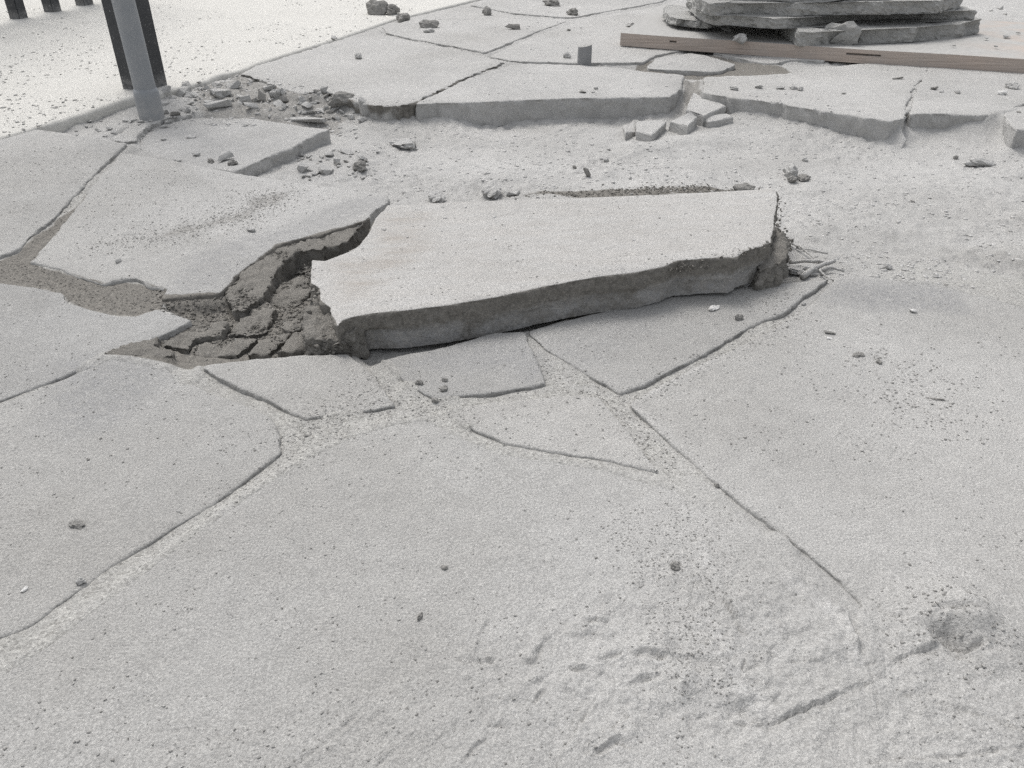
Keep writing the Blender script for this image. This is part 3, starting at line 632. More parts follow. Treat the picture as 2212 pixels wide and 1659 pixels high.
    # wind every top face upwards
    n = np.cross(V[F[:, 1]]-V[F[:, 0]], V[F[:, 2]]-V[F[:, 0]])
    topf = np.all(F < (nv-len(prof)*nP), axis=1)
    flip = topf & (n[:, 2] < 0); F[flip] = F[flip][:, ::-1]
    at_ = dict(mortar=bil(MORTAR, VX, VY)*(0.0 if not s.get('mortar_top') else 1), bare=bil(BAREG, VX, VY), tint=np.full(len(VX), s.setdefault('tint', random.uniform(-1, 1))), pale=np.full(len(VX), .92) if s['name'] == 'paving_slab' else bil(PALE_LITG, VX, VY), tan=np.maximum(bil(TANG, VX, VY), .28) if s['name'] == 'paving_slab' else np.zeros(len(VX)))
    if 'mortar_side' in s:
        m = at_['mortar']; st = nv-len(prof)*nP
        for k, (o, dz) in enumerate(prof):
            if k >= 1: m[st+k*nP:st+(k+1)*nP] = s['mortar_side'](P, per, dz)
    if s['name'] == 'paving_slab':
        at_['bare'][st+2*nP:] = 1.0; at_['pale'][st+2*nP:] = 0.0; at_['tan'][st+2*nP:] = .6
    o = mesh_obj(s['name'], V, F.astype(np.int32), s['mat'], parent, True, at_)
    s['outline'] = P; s['per'] = per
    return o

# ground sheet of the pavement: dust, mortar bed and the dug-out strip
keep = DIN < .022
cm = keep[:-1, :-1] | keep[1:, :-1] | keep[:-1, 1:] | keep[1:, 1:]
ids = np.arange(NV*NU).reshape(NV, NU); ii, jj = np.nonzero(cm)
Fq = np.c_[ids[ii, jj], ids[ii, jj+1], ids[ii+1, jj+1], ids[ii+1, jj]]
un, inv = np.unique(Fq, return_inverse=True)
Vg = np.c_[GX.ravel(), GY.ravel(), G.ravel()][un]
mud = MORTAR.ravel()[un]
pave = mesh_obj('pavement', Vg, inv.reshape(-1, 4).astype(np.int32), M_ROUGH, None, True, dict(mortar=mud, bare=BAREG.ravel()[un], pale=PALE_LITG.ravel()[un], sand=((1-PITM)*.62*sstep(2.6, 1.6, GY)*(1-sstep(-.05, .1, GX)*(1-sstep(.60, .80, GY)))).ravel()[un]))
tag(pave, 'dust covered mortar bed and dug out strip between the flagstones', kind='structure')
far = mesh_obj('ground', [(-60, -60, -.13), (60, -60, -.13), (60, 200, -.13), (-60, 200, -.13)], [(0, 1, 2, 3)], M_DUST, None, False)
tag(far, 'dusty ground running on beyond the paving', kind='structure')

S10['tint'] = .1; S9['tint'] = .35; S4['tint'] = -.1; S6['tint'] = -.7; S8['tint'] = .9; S7['tint'] = -.35; S5['tint'] = .2; S2['tint'] = .25
S2['mortar_top'] = True
S2['mortar_side'] = lambda P, per, dz: np.where((P[:, 0] > at(340, 640)[0]) & (P[:, 1] < at(340, 470)[1]), .95, .15)
F1['mortar_side'] = lambda P, per, dz: np.clip(.55+1.4*fbm(per, np.full(len(P), -dz), .07, 3, 441), 0, .9)
S6['mortar_side'] = S7['mortar_side'] = S5['mortar_side'] = lambda P, per, dz: np.full(len(P), .35)
def slab_mortar(P, per, dz):
    ends = (P[:, 0] < at(735, 700, .045)[0]) | (P[:, 0] > at(1660, 520, .08)[0])
    n = fbm(per, np.full(len(P), -dz), .05, 3, 401)
    up = np.where(-dz < .036+.012*n, .75, .25)
    up = .88-.60*sstep(.016, .040, -dz+.010*n+0*per)
    return np.where(ends, .9, np.clip(up+.45*n, 0, 1))
SL['mortar_side'] = slab_mortar
def slab_shape(P, N, per, dz):                         # upper half of the edge is a rough mortar lip, the lower half sits back
    back = sstep(.030, .040, -dz+.008*fbm(per, per*0, .09, 2, 411))
    lip = .0035*fbm(per, np.full(len(P), -dz), .018, 3, 413)*(1-back)+.0012*fbm(per, np.full(len(P), -dz), .006, 2, 415)
    left = sstep(at(900, 690)[0], at(700, 690)[0], P[:, 0])
    ends = sstep(at(745, 700, .045)[0], at(715, 690, .045)[0], P[:, 0]) + sstep(at(1655, 520, .08)[0], at(1672, 520, .08)[0], P[:, 0])
    zz = np.full(len(P), -dz*1.0)
    rag = .006*fbm(per, zz, .02, 3, 421)+.003*fbm(per, zz, .006, 2, 423)
    return -back*(.004+.020*left)*(1-ends)+lip+ends*rag
SL['detk'] = 0.8; SL['rings'] = 20; SL['step'] = .0024
L1['detk'] = 1.0
top_objs = {}
for s in STONES:
    if s['gs'] is None: continue
    nm = s['name']
    if nm in ('flagstone', 'mortar_block'):
        o = build_stone(s, pave)
        o['kind'] = 'structure' if False else o.get('kind', '') or 'thing'
        del o['kind']
    elif nm == 'path':
        o = build_stone(s); tag(o, 'pale dusty concrete path beyond the paving', kind='structure'); s['obj'] = o
    elif nm == 'paving_slab':
        o = build_stone(s, None, extra=slab_shape)
        tag(o, 'large loose paving slab prised up out of the dusty paving, tilted on its bed', 'slab'); s['obj'] = o
    elif nm == 'broken_slab':
        o = build_stone(s)
        tag(o, 'dusty broken slab lying in the dug out strip below the grey pipe', 'slab'); s['obj'] = o

# height of whatever lies at a place
def surf(x, y, skip=()):
    z = float(bil(G, np.array([x]), np.array([y]))[0])
    for s in STONES:
        if s['gs'] is None or s['name'] in skip: continue
        if sdist(np.array([x], np.float32), np.array([y], np.float32), s['poly'])[0] < -.001:
            z = max(z, s['pl'][0]*x+s['pl'][1]*y+s['pl'][2]+float(bil(DET, np.array([x]), np.array([y]))[0]))
    return z
def surf_at(px, py):
    z = 0.0
    for _ in range(4):
        p = at(px, py, z); z = .5*z+.5*surf(p[0], p[1]) if _ else surf(p[0], p[1])
    p = at(px, py, z); return np.array((p[0], p[1], surf(p[0], p[1])))
def surf_many(X, Y):
    Z = bil(G, X, Y)
    for s in STONES:
        if s['gs'] is None: continue
        x0, y0 = s['poly'].min(0); x1, y1 = s['poly'].max(0)
        m = np.nonzero((X > x0) & (X < x1) & (Y > y0) & (Y < y1))[0]
        if not len(m): continue
        dd = sdist(X[m].astype(np.float32), Y[m].astype(np.float32), s['poly']); m = m[dd < -.002]
        Z[m] = np.maximum(Z[m], s['pl'][0]*X[m]+s['pl'][1]*Y[m]+s['pl'][2]+bil(DET, X[m], Y[m])*s.get('detk', 1.0))
    return Z

# ------------------------------------------------------------------ lumps, shards and crumbs
def hull_verts(n, seed, flat=1.0):
    rg = np.random.default_rng(seed); p = rg.uniform(-1, 1, (n, 3)); p /= np.max(np.abs(p), axis=1)[:, None]**.6
    p[:, 2] *= flat; return p*.5
def hull_mesh(name, n, seed, mat, flat=1.0):
    bm = bmesh.new()
    for p in hull_verts(n, seed, flat): bm.verts.new(p)
    res = bmesh.ops.convex_hull(bm, input=bm.verts)
    bmesh.ops.delete(bm, geom=[v for v in bm.verts if not v.link_faces], context='VERTS')
    me = bpy.data.meshes.new(name); bm.to_mesh(me); bm.free(); me.materials.append(mat); return me
def clod_mesh(name, seed, mat, sub=3, amp=.5):
    bm = bmesh.new(); bmesh.ops.create_icosphere(bm, subdivisions=sub, radius=.5)
    rg = np.random.default_rng(seed); o = rg.uniform(0, 50, 3)
    for v in bm.verts:
        c = v.co
        k = float(fbm(np.array([c.x+c.z*.7+o[0]]), np.array([c.y-c.z*.6+o[1]]), .42, 4, seed, .7)[0])
        v.co = c*(1+amp*1.6*k)
    me = bpy.data.meshes.new(name); bm.to_mesh(me); bm.free(); me.materials.append(mat); return me
LIB = {}
for key, mat in (('dust', M_CHUNK), ('dark', M_CLOD), ('white', M_WHITE), ('blue', M_BLUE)):
    LIB[key+'_shard'] = [hull_mesh('shard', 11+k, 900+k, mat, .8) for k in range(7)]
    LIB[key+'_clod'] = [clod_mesh('clod', 950+k, mat) for k in range(6)]
def lump(name, label, cat, px, py, wpx, hf=.6, shape='dust_shard', asp=.8, group=None, rot=None, tilt=.15, k=None, sink=.18):
    p = surf_at(px, py); w = wpx*px_size(px, py, p[2])*1.05
    lib = LIB[shape]; me = lib[(k if k is not None else random.randrange(len(lib))) % len(lib)]
    o = bpy.data.objects.new(name, me); COL.objects.link(o)
    o.scale = (w, w*asp, w*hf); h = w*hf
    o.location = (p[0], p[1], p[2]+h*(.5-sink))
    o.rotation_euler = (random.uniform(-tilt, tilt), random.uniform(-tilt, tilt), random.uniform(0, 6.28) if rot is None else rot)
    tag(o, label, cat, group); return o

C_ = 'stone'
lump('mortar_lump', 'dark rough mortar lump on the pale path, left one of a touching pair', 'lump', 817, 30, 38, .75, 'dark_clod', .8, 'mortar lumps near the far joint', 0)
lump('mortar_lump', 'dark rough mortar lump on the pale path, right one of a touching pair', 'lump', 848, 31, 36, .7, 'dark_clod', .8, 'mortar lumps near the far joint', 1)
lump('mortar_lump', 'rounded grey lump sitting on the joint at the edge of the pale path', 'lump', 869, 47, 27, .75, 'dark_clod', .9, 'mortar lumps near the far joint', 2)
lump('mortar_lump', 'wide flat dark lump behind a smaller one on the far flagstones', 'lump', 928, 59, 34, .45, 'dark_clod', .7, 'mortar lumps near the far joint', 0)
lump('mortar_lump', 'small flat grey lump just in front of a wider dark one', 'lump', 927, 69, 20, .4, 'dust_clod', .8, 'mortar lumps near the far joint', 1)
lump('stone_lump', 'round grey lump standing on the far horizontal joint between flagstones', C_, 1052, 32, 22, .95, 'dark_clod', .9)
lump('stone_shard', 'pointed dark shard lying alone on a far flagstone', C_, 1106, 64, 34, .45, 'dark_shard', .5)
lump('mortar_lump', 'flat dark lump at the far top edge of the paving, with a raised middle', 'lump', 1190, 12, 38, .38, 'dark_clod', .6)
lump('mortar_lump', 'dark oval lump near the far joint left of the wooden board', 'lump', 1235, 32, 27, .5, 'dark_clod', .7)
lump('pebble', 'round grey pebble alone on the flagstone above the dug out strip', C_, 776, 127, 17, .8, 'dust_clod')
lump('pebble', 'small angular pebble lying in the joint along the pale path', C_, 721, 84, 19, .5, 'dust_shard', .6)
lump('pebble', 'small grey pebble just left of the upright concrete core', C_, 1224, 125, 14, .8, 'dust_clod')
lump('pebble', 'small dark flake on the far diagonal joint', C_, 1229, 66, 15, .4, 'dark_shard', .6)
for (x, y, w, sh, lab) in ((1259, 200, 16, 'dark_shard', 'largest dark chip near the front edge of the straight edged flagstone'), (1281, 200, 11, 'dust_shard', 'small flat chip right of a larger dark chip by the flagstone edge'),
        (1287, 192, 11, 'dust_clod', 'small round chip behind the others near the flagstone edge'), (1585, 194, 17, 'dust_clod', 'small dust covered pebble right of the dark gap in the paving'),
        (1638, 190, 18, 'dust_shard', 'pale flat pebble in the middle of the row on the back flagstone'), (1686, 192, 19, 'dust_shard', 'elongated flat chip left of the crumbly pair'),
        (1713, 193, 15, 'dust_clod', 'crumbly chip left of its twin on the back flagstone'), (1729, 195, 19, 'dust_clod', 'crumbly chip right of its twin on the back flagstone'),
        (1822, 203, 11, 'dark_shard', 'tiny dark chip on the middle of the back flagstone'), (2018, 193, 17, 'dark_shard', 'dark angular chip among small ones right of the thin flagstone crack'),
        (2068, 201, 15, 'dust_clod', 'round grey pebble left of the white chip'), (2184, 190, 26, 'dust_clod', 'rounded dusty lump at the far right on the paving'), (2180, 0+182, 14, 'dark_shard', 'dark flake behind the rounded dusty lump at the far right'),
        (2033, 199, 12, 'dust_shard', 'small grey chip right of the dark angular chip'), (2200, 243, 10, 'dark_shard', 'tiny dark chip by the far right crack')):
    lump('chip', lab, C_, x, y, w, .5, sh, .7, 'loose chips on the back flagstones')
lump('chip', 'small bright white chip on the far right flagstone', C_, 2164, 204, 17, .55, 'white_clod', .7)
lump('stone_shard', 'dark triangular shard standing upright in the dug out strip', C_, 1267, 381, 18, 1.5, 'dark_shard', .5, k=2)
lump('pebble', 'small grey pebble behind the upright dark shard', C_, 1310, 347, 11, .8, 'dust_clod')
lump('pebble', 'small dark pebble left of the upright dark shard', C_, 1241, 364, 9, .8, 'dark_clod')
lump('mortar_lump', 'broad flat dusty lump in the dug out strip beside the rubble', 'lump', 870, 317, 62, .32, 'dust_clod', .6)
lump('stone_shard', 'dark edged shard at the right end of a broad flat lump', C_, 893, 316, 20, .6, 'dark_shard', .6)
lump('mortar_lump', 'pale lump with a split, lying behind the raised slab', 'lump', 1062, 421, 50, .5, 'dust_clod', .7)
lump('mortar_lump', 'rounded pale lump just behind the left end of the raised slab', 'lump', 944, 434, 44, .5, 'dust_clod', .7)
lump('mortar_lump', 'pale lump right of the split one behind the raised slab', 'lump', 1110, 420, 34, .4, 'dust_shard', .7)
lump('mortar_lump', 'dark crumbly heap of mortar behind the right end of the raised slab', 'lump', 1608, 412, 44, .4, 'dark_clod', .6)
lump('mortar_lump', 'dusty clod with a dark hollow beside it in the dug out strip', 'lump', 1707, 381, 36, .8, 'dust_clod', .8)
lump('mortar_lump', 'small dark block in front of the dusty clod in the dug out strip', 'lump', 1710, 393, 17, .9, 'dark_clod', .9)
lump('mortar_lump', 'dark flat lump right of the dusty clod in the dug out strip', 'lump', 1737, 388, 32, .4, 'dark_clod', .7)
lump('stone_shard', 'flat oval stone lying in the dug out strip at the right', C_, 2116, 356, 58, .28, 'dust_clod', .5, tilt=.25, rot=.1)
lump('pebble', 'small pebble in the dug out strip below the front corner of the back flagstone', C_, 1738, 348, 11, .8, 'dust_clod')
lump('pebble', 'small dark pebble left of the flat oval stone', C_, 2064, 343, 11, .8, 'dark_clod')
lump('pebble', 'grey pebble on the dust right of the roots', C_, 1918, 580, 15, .8, 'dust_clod')
lump('pebble', 'elongated flat chip on the dust above the right big flagstone', C_, 1905, 553, 18, .35, 'dust_shard', .5)
lump('pebble', 'dark chip at the top edge of the right big flagstone', C_, 2042, 616, 16, .4, 'dark_shard', .6)
lump('pebble', 'dark flat chip in the dust at the upper right', C_, 1969, 436, 14, .4, 'dark_shard', .6)
lump('mortar_clod', 'larger dark crumbly clod on the small bluish flagstone', 'clod', 905, 829, 18, .65, 'dark_clod', .9, k=0)
lump('mortar_clod', 'dark crumbly clod right of the larger one on the small bluish flagstone', 'clod', 959, 842, 16, .6, 'dark_clod', .9, k=1)
lump('mortar_clod', 'small dark crumb behind a clod on the small bluish flagstone', 'clod', 961, 823, 11, .7, 'dark_clod', .9, k=2)
lump('mortar_clod', 'dark clod in the joint below the small bluish flagstone', 'clod', 940, 866, 13, .6, 'dark_clod', .9, k=3)
lump('chip', 'flat pale chip on the triangular flagstone below the raised slab', C_, 1542, 668, 27, .3, 'white_clod', .5)
lump('mortar_clod', 'dark crumbly clod on the triangular flagstone right of the pale chip', 'clod', 1596, 689, 16, .7, 'dark_clod', .9)
lump('chip', 'reddish grey pebble in the joint beside the right big flagstone', C_, 1736, 659, 10, .7, 'dust_clod')
lump('stone_shard', 'thin dark flake on the right big flagstone near its upper corner', C_, 1791, 720, 25, .3, 'dark_shard', .4, rot=-.3)
lump('chip', 'small pale flake just below a thin dark one', C_, 1792, 732, 13, .3, 'white_shard', .5)
lump('chip', 'bright white chip on the right big flagstone', C_, 1970, 674, 18, .5, 'white_shard', .6)
lump('mortar_clod', 'dark crumb among scattered grit on the right big flagstone', 'clod', 1898, 784, 12, .7, 'dark_clod')
lump('mortar_clod', 'flat dark crumb left of others on the right big flagstone', 'clod', 1853, 769, 26, .25, 'dark_clod', .5)
lump('stick', 'short dark sliver lying on the right big flagstone', 'splinter', 2017, 862, 40, .12, 'dark_shard', .16, rot=-.35)
lump('stick', 'short straight dark sliver on the back flagstone below the wooden board', 'splinter', 1938, 171, 25, .22, 'dark_shard', .2, rot=.06)
lump('stone_flake', 'curled dark flake on the large left flagstone', 'flake', 165, 1136, 34, .3, 'dark_clod', .55, k=4)
lump('pebble', 'grey pebble on the edge of the large left flagstone at its joint', C_, 177, 1258, 24, .7, 'dust_clod', .8)
lump('chip', 'pale small chip on the large left flagstone near the frame edge', C_, 54, 1274, 17, .4, 'white_clod', .5)
lump('chip', 'tiny grey chip right of the long joint on the left', C_, 385, 1105, 11, .4, 'dust_shard', .5)
lump('mortar_clod', 'dark clod in the middle of the large foreground flagstone', 'clod', 960, 1228, 12, .7, 'dark_clod')
lump('mortar_clod', 'long dark crumb on the foreground flagstone left of the tread marks', 'clod', 907, 1333, 18, .5, 'dark_clod', .6)
lump('mortar_clod', 'largest dark clod in the gritty dust above the tread marks', 'clod', 1457, 1226, 19, .7, 'dark_clod')
lump('mortar_clod', 'dark clod in the joint right of the diamond flagstone', 'clod', 1550, 1046, 15, .7, 'dark_clod')
lump('debris_speck', 'black elongated speck of debris in the joint below the left small flagstone', 'debris', 664, 942, 17, .3, 'dark_shard', .4, rot=.1)
lump('pebble', 'oval grey pebble on the flagstone left of the raised slab', C_, 543, 499, 19, .5, 'dust_clod', .7)
lump('pebble', 'oval grey pebble on the left flagstone above the brown mortar band', C_, 256, 566, 14, .5, 'dust_clod', .7)
lump('pebble', 'small round clod at the back left corner of the raised slab', C_, 835, 441, 9, .8, 'dark_clod')

# rubble piled in the corner by the pipe: each piece by itself
GR = 'rubble pieces by the grey pipe'
for k in range(125):
    t = random.random(); px = 345+420*t+random.gauss(0, 18); base = 238-65*math.exp(-((px-500)/140)**2)+ (px-500)*.05*(px > 600)
    py = random.uniform(base-8, base+50) if px < 640 else random.uniform(205, 258)+(px-640)*.06
    w = random.choice((8, 10, 12, 15, 19, 24, 30)); fl = random.choice((.35, .5, .7, .9))
    lump('rubble_piece', '%s dusty piece %s' % ('tiny' if w < 11 else 'small' if w < 16 else 'chunky', 'of rubble heaped beside the grey pipe' if px < 430 else 'in the middle of the rubble heap right of the pipe' if px < 560 else 'in the rubble below the far flagstone edge' if px < 680 else 'at the right end of the rubble heap'), 'rubble', px, py, w, fl, 'dark_shard' if random.random() < .12 else 'dust_shard' if random.random() < .8 else 'dust_clod', random.uniform(.4, .9), GR, tilt=.5, sink=.32)
for (x, y, w, hf, asp, lab) in ((478, 208, 44, .5, .6, 'largest dusty lump on top of the rubble heap right of the pipe'), (540, 235, 40, .4, .4, 'long tilted dusty piece at the foot of the rubble heap'), (505, 190, 34, .6, .6, 'upright dusty piece near the top of the rubble heap'),
        (660, 262, 100, .14, .2, 'long thin flat piece lying behind the broken slab'), (740, 212, 50, .5, .6, 'dark cracked mortar piece at the right end of the rubble heap'), (470, 232, 60, .35, .35, 'low long piece at the front of the rubble heap'),
        (280, 262, 30, .4, .6, 'flat dusty flake left of the pipe foot'), (318, 250, 36, .5, .7, 'crumbly dusty lump at the foot of the pipe')):
    lump('rubble_piece', lab, 'rubble', x, y, w, hf, 'dark_clod' if 'dark' in lab else 'dust_shard', asp, None, rot=(-.35 if 'long thin' in lab else .3), tilt=.2)
for k in range(22):
    lump('rubble_piece', '%s flat broken piece left of the pipe, %s' % ('tiny' if k % 3 else 'larger', 'close against the pale path edge' if k % 2 else 'behind the upper left flagstone'), 'rubble', random.uniform(150, 330), random.uniform(262, 276) if k % 2 else random.uniform(278, 296), random.choice((7, 9)) if k % 3 else random.choice((12, 16)), .45, 'dust_shard', .7, 'rubble pieces left of the grey pipe', tilt=.4)
# pieces at the foot of the tipped up broken slab
for (x, y, w, hf, asp, lab) in ((655, 366, 46, .5, .5, 'flat topped rectangular piece below the broken slab edge'), (705, 372, 46, .5, .7, 'squarish pale piece in front of the broken slab edge'), (728, 352, 32, .7, .5, 'pointed piece standing between paler ones near the broken slab'),
        (775, 366, 38, .5, .7, 'darker crumbly piece right of the broken slab'), (748, 330, 36, .35, .6, 'flat piece just right of the tipped end of the broken slab'), (782, 344, 22, .6, .9, 'small cube like piece right of the broken slab'),
        (710, 336, 26, .6, .8, 'angular piece under the tipped edge of the broken slab'), (680, 377, 24, .4, .6, 'small flat piece nearest the flagstone with the grit stripe'), (488, 351, 40, .5, .6, 'pale piece lying on the broken slab at its near edge'), (427, 338, 18, .6, .8, 'cube like piece on the near edge of the broken slab'),
        (385, 347, 22, .6, .7, 'angular piece on the near edge of the broken slab'), (505, 358, 26, .5, .8, 'dark crumbly piece beside the near corner of the broken slab'), (455, 352, 22, .4, .5, 'thin dark piece left of a pale one on the broken slab'), (355, 275, 20, .4, .7, 'flat piece on the far left of the broken slab'), (355, 302, 13, .4, .7, 'tiny flake on the middle of the broken slab'),
        (412, 296, 30, .25, .7, 'low dusty lump on the middle of the broken slab'), (530, 272, 14, .5, .7, 'small round piece on the far side of the broken slab')):
    lump('rubble_piece', lab, 'rubble', x, y, w, hf, 'dark_clod' if 'dark' in lab else 'dust_shard', asp, 'pieces on and around the broken slab', tilt=.2)
for k in range(45):
    kd = random.random() < .25; sz_ = random.choice((6, 8, 9, 11, 14)); xx_ = random.uniform(640, 820)
    lump('rubble_piece', '%s %s broken piece %s' % ('tiny' if sz_ < 9 else 'small', 'dark' if kd else 'pale', 'close below the tipped edge of the broken slab' if xx_ < 730 else 'at the far right of the scatter by the broken slab'), 'rubble', xx_, random.uniform(325, 392), sz_, .5, 'dark_shard' if kd else 'dust_shard', .7, 'scatter right of the broken slab', tilt=.4)

# broken paving blocks below the dark gap at the back
def prism(name, pts, T, mat, parent=None, label=None, cat=None, group=None, rnd=.004, jag=.0034, z=0.0, sub=.012):
    """a thick slab piece traced by its top outline (picture x, y[, z])"""
    P3 = np.array([at(p[0], p[1], p[2] if len(p) > 2 else z) for p in pts])
    a = .5*np.sum(P3[:, 0]*np.roll(P3[:, 1], -1)-np.roll(P3[:, 0], -1)*P3[:, 1])
    if a < 0: P3 = P3[::-1]
    out = []
    for k in range(len(P3)):
        p, q = P3[k], P3[(k+1) % len(P3)]; m = max(1, int(np.linalg.norm(q-p)/sub))
        out += [p+(q-p)*i/m for i in range(m)]
    P = np.array(out); N = loop_normals(P[:, :2]); n = len(P)
    per = np.cumsum(np.r_[0, np.linalg.norm(np.diff(P, axis=0), axis=1)])
    V = []; rows = []
    for o, dz in [(-rnd*1.2, 0), (-.3*rnd, -.25*rnd), (0, -rnd)]+[(0, -rnd-(T-rnd)*q/6) for q in range(1, 7)]:
        j = jag*(fbm(per, np.full(n, dz*1.5+P[0, 0]), .05, 4, 511, .65)+.7*np.abs(fbm(per, np.full(n, dz*1.5), .02, 3, 513, .6)))
        jz = jag*.5*fbm(P[:, 0], P[:, 1], .05, 2, 515)
        Q = P.copy(); Q[:, :2] += N*(o+(j if dz < 0 else j*.6))[:, None]; Q[:, 2] += dz+jz
        rows.append(len(V)); V += [tuple(v) for v in Q]
    F = []
    for a_, b_ in zip(rows[:-1], rows[1:]):
        for k in range(n): F.append((a_+k, b_+k, b_+(k+1) % n, a_+(k+1) % n))
    tess = delaunay_2d_cdt([Vector((v[0], v[1])) for v in V[:n]], [(k, (k+1) % n) for k in range(n)], [], 1, 1e-6, True)
    zt = {}
    mp = []
    for k, src in enumerate(tess[3]):
        if src: mp.append(src[0])
        else: V.append((tess[0][k][0], tess[0][k][1], V[0][2])); mp.append(len(V)-1)
    for f in tess[2]: F.append(tuple(mp[i] for i in f))
    for f in tess[2]:
        if all(mp[i] < n for i in f): F.append(tuple(rows[-1]+mp[i] for i in reversed(f)))
    o = mesh_obj(name, V, F, mat, parent, False)
    if label: tag(o, label, cat, group)
    return o
GB_ = 'broken paving blocks below the gap'
prism('paving_block', [(1375, 265, -.041), (1380, 262, -.041), (1428, 258, -.039), (1440, 262, -.039), (1408, 291, -.045), (1376, 283, -.045)], .045, M_CHUNK, None, 'small squarish block tipped in front of the gap in the back paving', 'block', GB_)
prism('paving_block', [(1447, 262, -.037), (1490, 241, -.02), (1507, 252, -.033), (1486, 272, -.03)], .045, M_CHUNK, None, 'small block with a flat dusty top right of the tipped squarish block', 'block', GB_)
prism('paving_block', [(1482, 237, -.023), (1497, 200, -.015), (1540, 212, -.017), (1568, 228, -.023), (1520, 250, -.029), (1508, 246, -.029)], .055, M_CHUNK, None, 'larger cracked block wedged under the gap between the two back flagstones', 'block', GB_)
prism('paving_block', [(1345, 272, -.056), (1370, 262, -.053), (1372, 284, -.059), (1352, 286, -.05)], .03, M_CHUNK, None, 'low sunken block left of the tipped squarish block', 'block', GB_)
prism('paving_block', [(1512, 252, -.039), (1570, 244, -.035), (1585, 252, -.037), (1530, 264, -.045)], .045, M_CHUNK, None, 'long low block right of the flat topped block', 'block', GB_)
prism('stone_shard', [(1790, 252, -.03), (1830, 258, -.02), (1945, 272, -.02), (1958, 300, -.045), (1945, 326, -.07), (1860, 300, -.06)], .03, M_CHUNK, None, 'smooth sloping flake leaning against the corner of the back flagstone', 'stone', None)

def base_shapes():
    out = []
    for sd in range(6):
        bm = bmesh.new()
        for p in hull_verts(8, 700+sd, .7): bm.verts.new(p)
        bmesh.ops.convex_hull(bm, input=bm.verts); bmesh.ops.delete(bm, geom=[v for v in bm.verts if not v.link_faces], context='VERTS')
        bmesh.ops.triangulate(bm, faces=bm.faces); bm.verts.index_update()
        out.append((np.array([v.co[:] for v in bm.verts]), np.array([[v.index for v in f.verts] for f in bm.faces]))); bm.free()
    return out
SH = base_shapes()
# ------------------------------------------------------------------ crust left on the raised slab
def crust_mass(pts, T):
    q = stone('mortar_crust', pts, 0, T, None, .003, 2.2, None, M_MORTAR); q['rough'] = .007; q['rings'] = 18; q['step'] = .0024
    q['gs'] = grid_sdist(q['poly'], .1)
    rag = lambda P, N, per, dz: .010*fbm(per, np.full(len(P), -dz), .030, 4, 431, .65)+.005*np.abs(fbm(per, np.full(len(P), -dz), .010, 3, 433, .7))
    o = build_stone(q, SL['obj'], extra=rag); STONES.remove(q); return o
crust_mass([(700, 636, .036), (676, 644, .036), (662, 662, .034), (657, 690, .030), (652, 712, .026), (660, 730, .020), (690, 742, .018), (745, 735, .022), (790, 700, .034), (760, 650, .038)], .05)
crust_mass([(1640, 500, .062), (1676, 494, .064), (1697, 508, .060), (1703, 530, .052), (1699, 556, .040), (1684, 578, .034), (1640, 580, .040)], .06)
def crumb_line(pts, n, spread, lo, hi, seed):
    """small angular crumbs of mortar clinging along a line on the slab, merged in one part"""
    rg = np.random.default_rng(seed); P = [at(*p) for p in pts]; VV = []; FF = []; off = 0
    for k in range(n):
        t = rg.uniform(0, len(P)-1.001); i = int(t); p = P[i]+(P[i+1]-P[i])*(t-i)+rg.normal(0, spread, 3)*np.array((1, .6, 1))
        v, f = SH[k % 6]; sz = lo+(hi-lo)*rg.random()**2; th = rg.uniform(0, 6.28); c, d = math.cos(th), math.sin(th)
        VV.append(np.c_[v[:, 0]*c-v[:, 1]*d, v[:, 0]*d+v[:, 1]*c, v[:, 2]]*sz+p); FF.append(f+off); off += len(v)
    o = mesh_obj('mortar_crumbs', np.concatenate(VV), np.concatenate(FF).astype(np.int32), M_MORTAR, SL['obj'], False); o['kind'] = 'stuff'
crumb_line([(684, 646, .03), (668, 680, .022), (662, 720, .012), (690, 752, .006), (740, 742, .012)], 260, .008, .002, .010, 1)
crumb_line([(1680, 500, .06), (1698, 515, .045), (1700, 545, .03), (1684, 580, .02)], 120, .007, .002, .009, 2)
crumb_line([(1676, 425, .055), (1684, 440, .05), (1680, 470, .055), (1676, 495, .06)], 60, .005, .0015, .006, 3)
crumb_line([(760, 700, .036), (900, 682, .038), (1000, 666, .042), (1100, 645, .044), (1200, 624, .048)], 300, .004, .0015, .005, 4)
crumb_line([(1440, 584, .058), (1500, 572, .060), (1560, 566, .062)], 120, .006, .002, .006, 5)
crumb_line([(1590, 553, .072), (1640, 534, .075), (1664, 524, .076)], 45, .003, .0015, .005, 6)
crumb_line([(668, 574, .03), (670, 604, .03), (688, 626, .03), (690, 646, .032)], 160, .005, .002, .007, 7)

